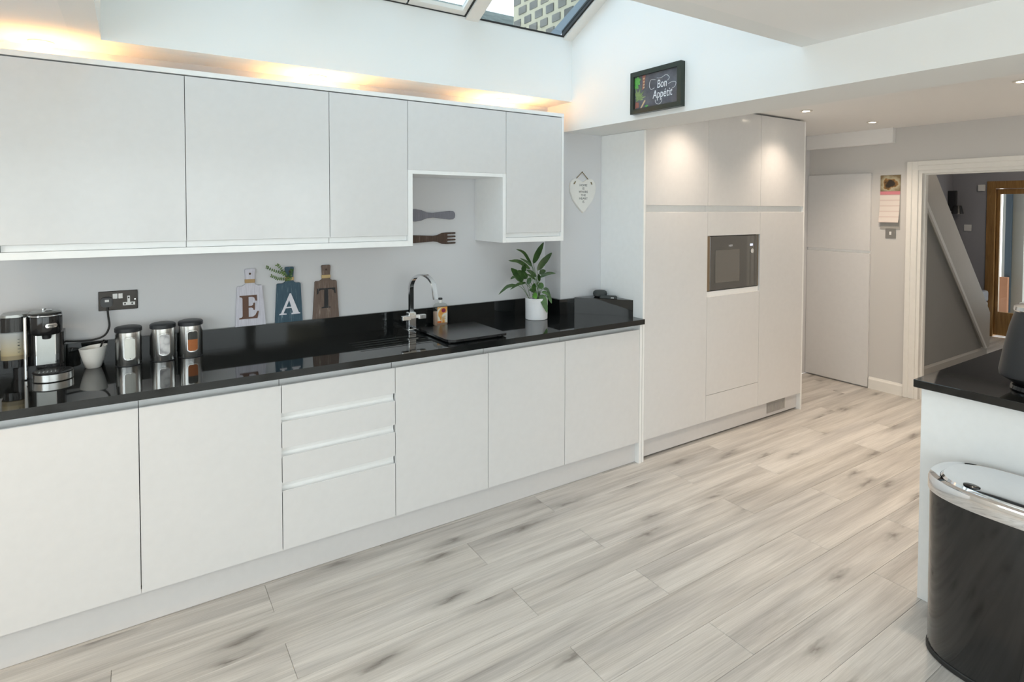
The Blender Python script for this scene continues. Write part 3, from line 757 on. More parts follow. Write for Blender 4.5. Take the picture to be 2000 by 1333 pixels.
bx('plate', 'silver_sw', s1, XFAR-.007, XFAR-.0005, -.818, -.730, 1.369, 1.455, r=.002); bx('rocker', 'white_plastic', s1, XFAR-.011, XFAR-.0072, -.783, -.765, 1.398, 1.427, r=.001)

# ------------------------------------------------------------------ downlights
def downlight(x, y, label, group, warm):
    ZC = ZC2 if x > XB else globals()['ZC']
    t = thing('downlight', (x, y, ZC), label, 'downlight', group)
    obj('ring', lathe(bm_new(), [(.024, -.001), (.044, -.001), (.045, -.004), (.036, -.008), (.026, -.006), (.024, -.001)], (x, y, ZC), 32), 'ring', t, True)
    obj('lens', lathe(bm_new(), [(0, -.003), (.0238, -.003), (.0238, -.0005), (0, -.0005)], (x, y, ZC), 24), 'lens_warm' if warm else 'lens_white', t)
    return t
SOF = 'downlights in the soffit above the wall cabinets'
for x, lab in ((-1.32, 'warm soffit downlight above the leftmost wall cabinet'), (-.218, 'warm soffit downlight above the middle wall cabinets'), (.897, 'warm soffit downlight at the right, near the corner')):
    downlight(x, -.085, lab, SOF, True)
    lamp('soffit_lamp', 'SPOT', (x, -.085, ZC-.010), 16, (1, .45, .125), spot_size=R(150), spot_blend=.8, shadow_soft_size=.02)
FAR = 'downlights in the far ceiling'
for x, y, lab in ((2.975, -.86, 'ceiling downlight in front of the tall units'), (3.92, -.86, 'ceiling downlight nearest the far wall cupboard'), (3.0, -2.12, 'ceiling downlight cut by the right edge of the picture')):
    downlight(x, y, lab, FAR, False)
for x, y, lab in ((1.93, -.86, 'far ceiling downlight hidden by the beam, over the left larder unit'), (3.92, -2.12, 'far ceiling downlight beyond the right edge, before the doorway'), (1.95, -2.12, 'far ceiling downlight above the peninsula, hidden by the beam')):
    downlight(x, y, lab, FAR, False)
for x, y, lab in ((1.95, -3.5, 'added unseen bounce downlight behind the camera line, nearest the beam'), (3.0, -3.5, 'added unseen bounce downlight behind the camera line, middle of its row'), (3.92, -3.5, 'added unseen bounce downlight behind the camera line, nearest the far wall')):  # extra row out of view, added for bounce light in the far part
    downlight(x, y, lab, FAR, False)
for x, y, e in ((2.975, -.86, 8), (3.92, -.86, 15), (3.0, -2.12, 15), (1.93, -.86, 8), (3.92, -2.12, 15), (1.95, -2.12, 13), (1.95, -3.5, 15), (3.0, -3.5, 15), (3.92, -3.5, 15)):  # the last three belong to the added bounce row
    lamp('ceiling_lamp', 'SPOT', (x, y, ZC2-.010), e, (1, .81, .63), spot_size=R(120), spot_blend=1.0, shadow_soft_size=.03)
# ceiling lamps of the kitchen behind the camera (left of the skylight)
for x, y, lab in ((-1.9, -1.3, 'kitchen ceiling downlight beyond the left edge, nearer the cabinets'), (-1.9, -3.2, 'kitchen ceiling downlight beyond the left edge, beside the camera')):
    downlight(x, y, lab, 'downlights left of the skylight', True)
    lamp('ceiling_lamp', 'SPOT', (x, y, ZC-.010), 14, (1, .68, .40), spot_size=R(120), spot_blend=.8, shadow_soft_size=.025)

# ------------------------------------------------------------------ picture on the beam wall
pf = thing('framed_picture', (XR-.02, -1.035, 2.15), 'small black framed chalkboard picture on the white beam wall', 'picture')
py0, py1, pz0, pz1 = -1.222, -.850, 2.146, 2.376; fx = XR-.032
bm = bm_new(); fwid = .026
for a in ((py0, py0+fwid, pz0, pz1), (py1-fwid, py1, pz0, pz1), (py0+fwid, py1-fwid, pz0, pz0+fwid), (py0+fwid, py1-fwid, pz1-fwid, pz1)): box(bm, fx, XR-.0005, *a)
obj('frame', bm, 'frame_black', pf)
px_ = XR-.022
bx('print', 'chalkboard', pf, px_, px_+.004, py0+fwid+.0002, py1-fwid-.0002, pz0+fwid+.0002, pz1-fwid-.0002)
YA = (0, -1, 0); ZA = (0, 0, 1)
def Pt(u_, v_): return (px_-.0006, py1-u_, pz0+v_)   # u from left, v from bottom
text_mesh('Bon', .062, 'lettering', 'print_white', pf, Pt(.232, .118), YA, ZA, .0003, .72, .12)
text_mesh('App\u00e9tit', .062, 'lettering', 'print_white', pf, Pt(.235, .066), YA, ZA, .0003, .74, .12)
def curl(ctrl): obj('flourish', tube(bm_new(), spline([Pt(*c) for c in ctrl], 6), .0011, 5), 'print_white', pf)
curl([(.185, .165), (.150, .168), (.140, .140), (.152, .118), (.178, .122)]); curl([(.195, .172), (.225, .168), (.262, .178), (.285, .160), (.272, .146)])
curl([(.278, .128), (.305, .134), (.330, .128), (.325, .108), (.305, .10)]); curl([(.185, .058), (.190, .040), (.215, .032), (.232, .046), (.228, .062)])
def blob(name, mat, pts_, lift=.0004):
    bm = bm_new(); prism(bm, [(py1-a, pz0+b) for a, b in pts_], px_-lift, px_-.0001, 'x'); obj(name, bm, mat, pf)
def leaflet(u_, v_, L, ang, w, mat, nm='printed_leaf', lift=.0005):
    c, s = math.cos(R(ang)), math.sin(R(ang)); pts_ = []
    for t in (0, .25, .55, .8, 1): pts_.append((t*L, w*math.sin(math.pi*min(1, t**.8))*.5))
    full = pts_+[(a, -b) for a, b in pts_[-2:0:-1]]
    blob(nm, mat, [(u_+a*c-b*s, v_+a*s+b*c) for a, b in full], lift)
for i, a in enumerate((20, 75, 140, 200, 260, 320)): leaflet(.045, .178, .030, a, .022, 'basil', lift=.0005+i*.0001)
for i, a in enumerate((-60, -100, -140)): leaflet(.040, .160, .028, a, .018, 'basil', lift=.0005+i*.0001)
for i, a in enumerate(range(-10, 130, 16)): leaflet(.050, .080, .045+.02*(i % 2), a, .010, 'rosemary', lift=.0005+i*.0001)
for i, a in enumerate((150, 180, 215)): leaflet(.060, .085, .030, a, .014, 'rosemary', lift=.0005+i*.0001)
blob('printed_chilli', 'chilli', [(.085, .203), (.110, .203), (.106, .165), (.098, .130), (.084, .125), (.088, .165)])
for v_ in (.185, .168, .152, .137): blob('printed_garlic', 'pin', [(.090, v_), (.100, v_+.006), (.104, v_), (.098, v_-.005)], .0008)
blob('printed_rolling_pin', 'pin', [(.070, .028), (.082, .028), (.110, .062), (.108, .070), (.100, .066)])
blob('printed_bark', 'chilli', [(.030, .030), (.060, .034), (.058, .060), (.034, .066)], .0004)
leaflet(.105, .032, .028, 10, .012, 'basil')

# ------------------------------------------------------------------ heart sign on the pillar
hs = thing('heart_sign', (1.463, -.19, 1.59), 'white hanging heart sign with dark words on the grey pillar', 'sign')
hc, hz0, hzt = 1.463, 1.592, 1.822; hp = []
prof = [(0, 0), (.016, .011), (.056, .051), (.0885, .090), (.108, .135), (.113, .169), (.108, .198), (.094, .217), (.078, .227), (.061, .230), (.043, .2275), (.025, .219), (.008, .209), (0, .205)]
hp = [(hc+a, hz0+b) for a, b in prof]+[(hc-a, hz0+b) for a, b in prof[-2:0:-1]]
bm = prism(bm_new(), hp, -.190, -.1815, 'y'); bmesh.ops.bevel(bm, geom=[e for e in bm.edges if all(abs(v.co.y+.190) < 1e-5 for v in e.verts)], offset=.003, segments=2, affect='EDGES')
obj('heart', bm, 'ceramic', hs)
for i, s in enumerate(('HOME', 'IS', 'WHERE', 'THE', 'HEART', 'IS')):
    text_mesh(s, .0215, 'lettering', 'print_dark', hs, (hc+.003, -.1903, 1.770-.0222*i), (1, 0, 0), (0, 0, 1), .0003, 1.02, 0, 'CENTER', 1.1)
obj('cord', tube(bm_new(), [(hc-.053, -.187, 1.823), (hc-.004, -.186, 1.866), (hc+.045, -.187, 1.818)], .0028, 6), 'rope', hs)
for s in (-1, 1): obj('cord_end', tube(bm_new(), [(hc+s*.066, -.193, 1.800), (hc+s*.074+(-.006 if s < 0 else 0), -.194, 1.784)], .0034, 6), 'rope', hs)
obj('nail', lathe(bm_new(), [(.003, 0), (.003, .006), (0, .006)], (hc-.004, -.186, 1.863), 8), 'rubber', hs)

# ------------------------------------------------------------------ wooden cutlery on the niche wall
def flat_thing(name, pts_, mat, y0, y1, label, cat, group=None):
    bm = prism(bm_new(), pts_, y0, y1, 'y'); bmesh.ops.bevel(bm, geom=[e for e in bm.edges if all(abs(v.co.y-y0) < 1e-5 for v in e.verts)], offset=.002, segments=1, affect='EDGES')
    return tag(obj(name, bm, mat), label, cat, group)
zk = 1.578
top = [(.20, .030), (.30, .034), (.345, .036), (.385, .030), (.42, .017), (.46, .014), (.52, .020), (.57, .026), (.592, .024), (.603, .014), (.606, 0)]
flat_thing('wooden_knife', [(x, zk+h) for x, h in top]+[(x, zk-h*1.02) for x, h in top[-2::-1]], 'knife_grey', -.014, -.001, 'grey-blue wooden knife decoration on the niche wall, above the fork', 'wall decoration')
zk = 1.437; f = [(.20, .022), (.34, .023), (.40, .020), (.46, .017), (.49, .021), (.52, .033), (.545, .035)]
pts_ = [(x, zk+h) for x, h in f]
for k in range(4):
    zt = zk+.030-k*.020
    pts_ += [(.604, zt+.0055), (.611, zt+.001), (.604, zt-.0035)]
    if k < 3: pts_ += [(.555, zt-.0055), (.552, zt-.010), (.555, zt-.0145)]
pts_ += [(x, zk-h) for x, h in f[::-1]]
flat_thing('wooden_fork', pts_, 'fork_brown', -.014, -.001, 'dark brown wooden fork decoration on the niche wall', 'wall decoration')

# ------------------------------------------------------------------ E A T boards
ZU = 1.0234
def letter_parts(ch):
    if ch == 'E':
        return [[(0, 0), (.86, 0), (.93, .30), (.86, .30), (.76, .13), (.64, .07), (.44, .07), (.44, .47), (.58, .47), (.66, .43), (.68, .36), (.74, .36), (.74, .67), (.68, .67), (.66, .58), (.58, .54), (.44, .54), (.44, .93), (.62, .93), (.72, .89), (.78, .75), (.85, .75), (.84, 1), (.02, 1), (.02, .95), (.13, .92), (.16, .87), (.16, .12), (.12, .07), (0, .05)]]
    if ch == 'A':
        return [[(.07, .05), (.19, .05), (.56, .86), (.50, 1)], [(.50, 1), (.56, 1), (.94, .05), (.66, .05), (.44, .80)], [(.24, .30), (.66, .30), (.66, .36), (.26, .36)], [(0, 0), (.34, 0), (.34, .05), (.24, .065), (.04, .065), (0, .045)], [(.58, 0), (1, 0), (1, .045), (.94, .07), (.62, .07), (.58, .05)]]
    return [[(.24, 0), (.72, 0), (.72, .045), (.60, .08), (.59, .93), (.78, .93), (.90, .86), (.94, .72), (1, .72), (.98, 1), (.02, 1), (0, .72), (.06, .72), (.10, .86), (.22, .93), (.39, .93), (.38, .08), (.24, .045)]]
def eat_board(xb0, xb1, xs0, xs1, hx0, hx1, ch, lx, lw, lz0, lh, mat, lmat, tw, label):
    t = thing('letter_board', ((xb0+xb1)/2, -.012, ZU), label, 'board', 'letter boards spelling EAT')
    zs = 1.226; zh = 1.311
    hm = (hx0+hx1)/2; hw = (hx1-hx0)/2
    pts_ = [(xb0, ZU), (xb1, ZU), (xs1, zs-.004), (xs1-.004, zs)]+[(hm+hw+.012, zs), (hm+hw*.86+.002, zs+.008), (hm+hw*.84, zs+.020), (hm+hw, zh-.004), (hm+hw-.004, zh)]
    pts_ += [(hm-hw+.004, zh), (hm-hw, zh-.004), (hm-hw*.84, zs+.020), (hm-hw*.86-.002, zs+.008), (hm-hw-.012, zs), (xs0+.004, zs), (xs0, zs-.004)]
    bm = prism(bm_new(), pts_, -.0175, -.0035, 'y'); obj('board', bm, mat, t)
    bm = bm_new()
    for n_, q in enumerate(letter_parts(ch)): prism(bm, [(lx+a*lw, lz0+b*lh) for a, b in q], -.0205-.0003*n_, -.0176, 'y')
    obj('letter', bm, lmat, t)
    bx('twine', tw, t, hm-hw*.86-.0025, hm+hw*.86+.0025, -.0205, -.0015, zs+.014, zs+.033, r=.002)
    bm = bm_new(); lathe(bm, [(0, 0), (.0055, 0), (.0055, .001), (0, .001)], (0, 0, 0), 14)
    bmesh.ops.rotate(bm, cent=(0, 0, 0), matrix=Matrix.Rotation(R(90), 3, 'X'), verts=bm.verts); bmesh.ops.translate(bm, vec=(hm, -.0176, zh-.024), verts=bm.verts)
    obj('hanging_hole', bm, 'fork_brown', t)
    return t
eat_board(-.606, -.466, -.596, -.482, -.561, -.514, 'E', -.588, .096, 1.060, .118, 'board_white', 'letter_brown', 'twine', 'whitewashed paddle board with a brown letter E on the upstand')
eat_board(-.422, -.287, -.412, -.296, -.372, -.329, 'A', -.402, .102, 1.063, .110, 'board_blue', 'letter_white', 'tan_twine', 'distressed blue paddle board with a white letter A and a green sprig')
eat_board(-.235, -.098, -.223, -.110, -.188, -.142, 'T', -.214, .098, 1.079, .108, 'board_brown', 'letter_black', 'tan_twine', 'weathered brown paddle board with a black letter T')
# eucalyptus sprig tucked behind the twine
sp = thing('green_sprig', (-.36, -.024, 1.235), 'green leafy artificial sprig tucked into the twine of the A board', 'sprig')
rs = random.Random(2)
stem_paths = [[(-.352, -.023, 1.237), (-.365, -.027, 1.262), (-.395, -.035, 1.285), (-.430, -.040, 1.298), (-.462, -.042, 1.316)], [(-.355, -.023, 1.240), (-.385, -.032, 1.250), (-.415, -.038, 1.258), (-.442, -.04, 1.272)], [(-.350, -.023, 1.240), (-.347, -.027, 1.268), (-.342, -.028, 1.296)], [(-.375, -.03, 1.27), (-.39, -.035, 1.300), (-.412, -.038, 1.325)]]
bm = bm_new()
for p in stem_paths: tube(bm, spline(p, 4), .0011, 5)
obj('stem', bm, 'stem', sp)
bm = bm_new()
for p in stem_paths:
    q = spline(p, 7)
    for i in range(2, len(q), 2):
        for sgn in (-1, 1):
            d = (q[i]-q[i-1]).normalized(); pr_ = Vector((-d.z, rs.uniform(-.5, .2), d.x))*sgn; L = rs.uniform(.0085, .0125); w = L*.30
            a = q[i]; dirv = (pr_*.8+d*.6).normalized(); sd = dirv.cross(Vector((rs.uniform(-.4, .4), -1, rs.uniform(-.4, .4)))).normalized()
            vs = [bm.verts.new(v) for v in (a, a+dirv*L*.4+sd*w, a+dirv*L*.8+sd*w*.8, a+dirv*L, a+dirv*L*.8-sd*w*.8, a+dirv*L*.4-sd*w)]; bm.faces.new(vs)
            r_ = bmesh.ops.extrude_face_region(bm, geom=[bm.faces[-1]] if False else [f_ for f_ in vs[0].link_faces])
            bmesh.ops.translate(bm, vec=(0, -.0006, 0), verts=[v for v in r_['geom'] if isinstance(v, bmesh.types.BMVert)])
tag(obj('foliage', bm, 'euc', sp), kind='stuff')

# ------------------------------------------------------------------ double socket, plug and flex
so = thing('wall_socket', (-1.078, -.004, 1.154), 'black nickel double wall socket above the canisters', 'socket')
bx('plate', 'dark_chrome', so, -1.150, -1.005, -.007, -.0005, 1.154, 1.241, r=.002)
bx('switch', 'white_plastic', so, -1.098, -1.080, -.013, -.0072, 1.206, 1.229, r=.001); bx('switch', 'white_plastic', so, -1.077, -1.061, -.013, -.0072, 1.206, 1.229, r=.001)
bm = bm_new(); box(bm, -1.044, -1.034, -.0085, -.0072, 1.186, 1.216); box(bm, -1.061, -1.015, -.0085, -.0072, 1.173, 1.187); obj('outlet', bm, 'white_plastic', so)
bm = bm_new()
for x, z in ((-1.039, 1.207), (-1.053, 1.180), (-1.026, 1.180)): box(bm, x-.003, x+.003, -.0092, -.0086, z-.0035, z+.0035)
obj('outlet_slot', bm, 'rubber', so); bx('screw', 'chrome', so, -1.0175, -1.0125, -.009, -.0072, 1.196, 1.201)
pg = thing('plug', (-1.118, -.03, 1.168), 'black three-pin plug in the left of the double socket, its flex hanging down', 'plug')
bm = prism(bm_new(), rrect(-1.142, -1.098, 1.172, 1.215, .014, 5), -.030, -.0075, 'y'); bmesh.ops.bevel(bm, geom=[e for e in bm.edges if all(abs(v.co.y+.030) < 1e-5 for v in e.verts)], offset=.004, segments=2, affect='EDGES'); obj('body', bm, 'black_plastic', pg, True)
bx('rating_label', 'white_plastic', pg, -1.126, -1.111, -.0312, -.0302, 1.196, 1.206)
obj('flex', tube(bm_new(), spline([(-1.118, -.020, 1.174), (-1.115, -.028, 1.135), (-1.112, -.032, 1.085), (-1.130, -.034, 1.048), (-1.17, -.034, 1.034), (-1.225, -.034, 1.034), (-1.272, -.034, 1.040)], 8), .0042, 8), 'rubber', pg, True)

# ------------------------------------------------------------------ hot water machine
hm_ = thing('hot_water_machine', (-1.34, -.16, ZT), 'black and chrome one-cup hot water machine with a frosted tank at the left', 'drinks machine')
def rbody(name, x0, x1, y0, y1, z0, z1, r, mat, bev=.004):
    bm = prism(bm_new(), rrect(x0, x1, y0, y1, r, 6), z0, z1, 'z')
    if bev: bmesh.ops.bevel(bm, geom=[e for e in bm.edges if all(abs(v.co.z-z1) < 1e-5 for v in e.verts)], offset=bev, segments=2, affect='EDGES')
    return obj(name, bm, mat, hm_, True)
z0 = ZT+.0004
rbody('base', -1.425, -1.262, -.165, -.045, z0, z0+.05, .03, 'black_gloss')
rbody('back_column', -1.375, -1.262, -.150, -.045, z0+.05, 1.10, .02, 'black_gloss', 0)
rbody('tank', -1.462, -1.377, -.165, -.045, 1.006, 1.118, .035, 'tank')
rbody('tank_lid', -1.464, -1.372, -.168, -.042, 1.1182, 1.176, .036, 'black_gloss')
rbody('tank_stand', -1.455, -1.382, -.160, -.050, z0+.05, 1.0055, .03, 'black_gloss', 0)
rbody('tank_cover', -1.462, -1.374, -.166, -.044, 1.1765, 1.186, .035, 'plate_steel', .003)
bx('chrome_post', 'chrome', hm_, -1.386, -1.374, -.186, -.166, z0, 1.178, r=.004, seg=2)
obj('splash_plate', prism(bm_new(), rrect(-1.350, -1.288, z0+.030, 1.106, .01, 4), -.156, -.1505, 'y'), 'plate_steel', hm_, True)
for x in (-1.351, -1.290): bx('plate_edge', 'chrome', hm_, x, x+.003, -.160, -.1505, z0+.030, 1.10)
# head: a drum leaning forward with a chrome rim
cx_, cy_ = -1.318, -.160
obj('head', lathe(bm_new(), [(.044, 1.100), (.052, 1.106), (.0545, 1.115), (.0545, 1.178), (.052, 1.186), (.0, 1.186)], (cx_, cy_, 0), 40), 'black_gloss', hm_, True)
obj('rim', lathe(bm_new(), [(.0553, 1.1755), (.0563, 1.1775), (.0553, 1.181)], (cx_, cy_, 0), 40), 'chrome', hm_, True)
obj('top_plate', lathe(bm_new(), [(.0, 1.1862), (.050, 1.1862), (.052, 1.190), (.046, 1.195), (.0, 1.197)], (cx_, cy_, 0), 40), 'plate_steel', hm_, True)
obj('button', lathe(bm_new(), [(.012, 1.1972), (.013, 1.199), (.009, 1.201), (0, 1.1995)], (cx_+.012, cy_-.012, 0), 20), 'chrome', hm_, True)
obj('button', lathe(bm_new(), [(.009, 1.1972), (.009, 1.203), (.006, 1.205), (0, 1.205)], (cx_-.008, cy_+.022, 0), 18), 'chrome', hm_, True)
obj('nozzle', lathe(bm_new(), [(.010, 1.082), (.014, 1.084), (.016, 1.1005)], (cx_+.004, cy_-.02, 0), 20), 'black_plastic', hm_, True)
# badge follows the drum
def curved_patch(bm, c, r, a0, a1, z0_, z1_, n=8, th=.001, rad=None):
    """rounded-rectangle patch on a cylinder; angles in degrees, -90 faces -y"""
    W_ = R(a1-a0)*r; H_ = z1_-z0_; rr = rad if rad is not None else min(W_, H_)*.3
    outl = rrect(0, W_, 0, H_, rr, 5)
    cen = (W_/2, H_/2)
    def P(p, d): a = R(a0)+p[0]/r; return (c[0]+(r+d)*math.cos(a), c[1]+(r+d)*math.sin(a), z0_+p[1])
    rings = []
    for k in (1.0, .66, .33):
        rings.append([(cen[0]+(p[0]-cen[0])*k, cen[1]+(p[1]-cen[1])*k) for p in outl])
    V = [[bm.verts.new(P(p, th)) for p in rg] for rg in rings]; cv = bm.verts.new(P(cen, th)); B = [bm.verts.new(P(p, -.0008)) for p in outl]
    nn = len(outl)
    for i in range(nn):
        j = (i+1) % nn
        bm.faces.new((B[i], B[j], V[0][j], V[0][i]))
        for a, b in zip(V, V[1:]): bm.faces.new((a[i], a[j], b[j], b[i]))
        bm.faces.new((V[-1][i], V[-1][j], cv))
    bmesh.ops.remove_doubles(bm, verts=bm.verts, dist=1e-6); bmesh.ops.recalc_face_normals(bm, faces=bm.faces); return bm
def curved_ring(bm, c, r, a0, a1, z0_, z1_, wd, th=.002, rad=.01):
    W_ = R(a1-a0)*r; H_ = z1_-z0_
    o_ = rrect(0, W_, 0, H_, rad, 6); i_ = rrect(wd, W_-wd, wd, H_-wd, max(.002, rad-wd), 6)
    def P(p, d): a = R(a0)+p[0]/r; return (c[0]+(r+d)*math.cos(a), c[1]+(r+d)*math.sin(a), z0_+p[1])
    A = [bm.verts.new(P(p, -.0005)) for p in o_]; Bv = [bm.verts.new(P((p[0]*.94+W_*.03, p[1]*.97+H_*.015), th)) for p in o_]; Cv = [bm.verts.new(P(p, th)) for p in i_]; D = [bm.verts.new(P(p, -.0005)) for p in i_]
    n_ = len(o_)
    for i in range(n_):
        j = (i+1) % n_
        for a, b in ((A, Bv), (Bv, Cv), (Cv, D)): bm.faces.new((a[i], a[j], b[j], b[i]))
    bmesh.ops.recalc_face_normals(bm, faces=bm.faces); return bm
obj('badge', curved_patch(bm_new(), (cx_, cy_), .0548, -86, -44, 1.131, 1.148, th=.0014, rad=.008), 'steel', hm_, True)
text_mesh('BREVILLE', .0085, 'badge_lettering', 'print_dark', hm_, (cx_+.0245, cy_-.0530, 1.1372), (math.cos(R(25)), math.sin(R(25)), 0), (0, 0, 1), .0003, .8)
obj('drip_tray', lathe(bm_new(), [(.058, z0), (.0605, z0+.003), (.0605, z0+.030), (.0, z0+.030)], (-1.292, -.222, 0), 44, 1.08, 1), 'steel', hm_, True)
obj('drip_grid', lathe(bm_new(), [(.0600, z0+.0302), (.0608, z0+.035), (.054, z0+.037), (.050, z0+.0345), (0, z0+.0345)], (-1.292, -.222, 0), 44, 1.08, 1), 'black_plastic', hm_, True)
bm = bm_new()
for k in range(7): box(bm, -1.335+k*.0125, -1.331+k*.0125, -.255, -.190, z0+.0347, z0+.0362)
obj('drip_slats', bm, 'black_gloss', hm_)
bm = bm_new()
for k in range(5): box(bm, -1.405, -1.405+(.006 if k != 1 else .009), -.1662, -.1652, 1.036+k*.013, 1.038+k*.013+(.002 if k == 2 else 0))
obj('level_marks', bm, 'print_dark', hm_)

# ------------------------------------------------------------------ cup with spoon
cp = thing('cup', (-1.168, -.090, ZT), 'white handleless tapered cup beside the hot water machine', 'cup')
bm = bm_new()
prof = [(0, .0), (.026, .0), (.029, .004), (.040, .040), (.0475, .075), (.0505, .090), (.0475, .090), (.045, .076), (.037, .040), (.026, .010), (0, .008)]
lathe(bm, prof, (-1.168, -.090, ZT+.0004), 44)
for v in bm.verts:
    if v.co.z > ZT+.06: v.co.z += (v.co.x+1.168)*.10*(v.co.z-ZT-.06)/.03
obj('bowl', bm, 'ceramic', cp, True)
spn = thing('teaspoon', (-1.145, -.07, ZT+.02), 'dark metal teaspoon standing in the white cup', 'spoon')
obj('handle', tube(bm_new(), [(-1.165, -.095, ZT+.022), (-1.138, -.070, ZT+.095), (-1.128, -.060, ZT+.108)], [.003, .0035, .006], 8), 'dark_chrome', spn, True)
obj('scoop', lathe(bm_new(), [(0, 0), (.010, .003), (.012, .006), (.008, .0075), (0, .006)], (-1.167, -.097, ZT+.0145), 16), 'dark_chrome', spn, True)

# ------------------------------------------------------------------ canisters
def canister(x, y, fill, label):
    t = thing('storage_canister', (x, y, ZT), label, 'canister', 'steel storage canisters with black lids')
    r = .0485
    obj('body', lathe(bm_new(), [(.0, .001), (r-.001, .001), (r, .003), (r, .147), (.0, .147)], (x, y, ZT), 48), 'steel', t, True)
    obj('base_ring', lathe(bm_new(), [(r-.002, .0002), (r+.0006, .0002), (r+.0006, .003), (r-.002, .003)], (x, y, ZT), 40), 'black_matt', t, True)
    obj('lid', lathe(bm_new(), [(r, .1473), (r+.0025, .149), (r+.0025, .164), (r-.002, .1685), (r-.012, .171), (0, .171)], (x, y, ZT), 48), 'black_matt', t, True)
    a0, a1 = -113, -55
    obj('contents', curved_patch(bm_new(), (x, y), r, a0+5, a1-5, ZT+.032, ZT+.122, th=.0006, rad=.012), fill, t, True)
    obj('window_frame', curved_ring(bm_new(), (x, y), r, a0, a1, ZT+.026, ZT+.128, .0048, .0022, .016), 'steel', t, True)
    return t
canister(-1.042, -.112, 'sugar', 'steel canister with a window full of white sugar, left of three')
canister(-.913, -.100, 'tea', 'steel canister showing white tea bags, middle of three')
canister(-.803, -.092, 'coffee', 'steel canister half full of orange-brown granules, right of three')

# ------------------------------------------------------------------ tap
tp = thing('kitchen_tap', (.245, -.195, ZT), 'chrome swan-neck mixer tap with square cross handles beside the sink', 'tap')
tx, ty = .245, -.195; z0 = ZT+.0004
bx('base_plate', 'chrome', tp, tx-.030, tx+.030, ty-.030, ty+.030, z0+.020, z0+.027, r=.001); bx('body', 'chrome', tp, tx-.021, tx+.021, ty-.021, ty+.021, z0, z0+.118, r=.0015)
bx('crossbar', 'chrome', tp, tx-.060, tx+.060, ty-.034, ty-.0215, z0+.088, z0+.106, r=.001)
for s in (-1, 1):
    x0, x1 = (tx-.072, tx-.024) if s < 0 else (tx+.026, tx+.064)
    bx('lever', 'chrome', tp, x0, x1, ty-.060, ty-.0345, z0+.086, z0+.108, r=.001)
bx('hot_mark', 'orange', tp, tx+.0212, tx+.0218, ty-.008, ty+.006, z0+.07, z0+.082)
dv = Vector((math.cos(R(-62)), math.sin(R(-62)), 0)); sd = Vector((-dv.y, dv.x, 0)); ra = .080; zt_ = z0+.118
path = [(0, zt_), (0, 1.175)]+[(ra-ra*math.cos(R(a)), 1.175+ra*math.sin(R(a))) for a in range(10, 171, 10)]+[(2*ra+.004, 1.155), (2*ra+.009, 1.125)]
bm = bm_new(); rings = []
for i, (s, z) in enumerate(path):
    a = path[max(i-1, 0)]; b = path[min(i+1, len(path)-1)]; tn = Vector((b[0]-a[0], b[1]-a[1])).normalized(); nv = Vector((-tn.y, tn.x))
    ring = []
    for w, h in ((-.0165, -.005), (.0165, -.005), (.0165, .005), (-.0165, .005)):
        q = Vector((tx, ty, 0))+dv*(s+nv.x*h)+sd*w; q.z = z+nv.y*h; ring.append(bm.verts.new(q))
    rings.append(ring)
for a, b in zip(rings, rings[1:]):
    for k in range(4): bm.faces.new((a[k], a[(k+1) % 4], b[(k+1) % 4], b[k]))
bm.faces.new(rings[0][::-1]); bm.faces.new(rings[-1]); bmesh.ops.recalc_face_normals(bm, faces=bm.faces)
obj('spout', bm, 'chrome', tp, True)

# ------------------------------------------------------------------ soap bottle
sb = thing('soap_bottle', (.478, -.072, ZT), 'clear hand soap bottle with an orange and white label behind the sink', 'bottle')
c = (.478, -.072, ZT+.0004)
obj('bottle', lathe(bm_new(), [(0, 0), (.040, 0), (.043, .004), (.044, .012), (.044, .108), (.040, .122), (.028, .131), (.012, .134), (.012, .150), (.0, .150)], c, 40, 1, .58, 3.2), 'bottle', sb, True)
obj('liquid', lathe(bm_new(), [(0, .003), (.040, .003), (.0425, .010), (.0425, .082), (0, .082)], c, 40, 1, .56, 3.2), 'soap', sb, True)
obj('neck', lathe(bm_new(), [(.0125, .1345), (.0135, .136), (.0135, .150), (.0125, .152)], c, 24), 'white_plastic', sb, True)
obj('cap', lathe(bm_new(), [(.011, .1522), (.0125, .154), (.0125, .161), (.010, .164), (0, .164)], c, 24), 'black_plastic', sb, True)
lab = bx('label', 'soap_label', sb, .4465, .5105, -.0995, -.0985, ZT+.018, ZT+.113, r=.0003)
bm = prism(bm_new(), [(.486+.0135*math.cos(R(a)), ZT+.092+.0125*math.sin(R(a))) for a in range(0, 360, 20)], -.1003, -.0997, 'y'); obj('label_roundel', bm, 'maroon', sb)
bx('label_band', 'orange', sb, .4475, .472, -.1002, -.0996, ZT+.020, ZT+.030); bx('label_band', 'pin', sb, .472, .498, -.1002, -.0996, ZT+.049, ZT+.054)
text_mesh('HAND WASH', .0055, 'label_lettering', 'print_dark', sb, (.487, -.1001, ZT+.0400), (1, 0, 0), (0, 0, 1), .0002, .8)

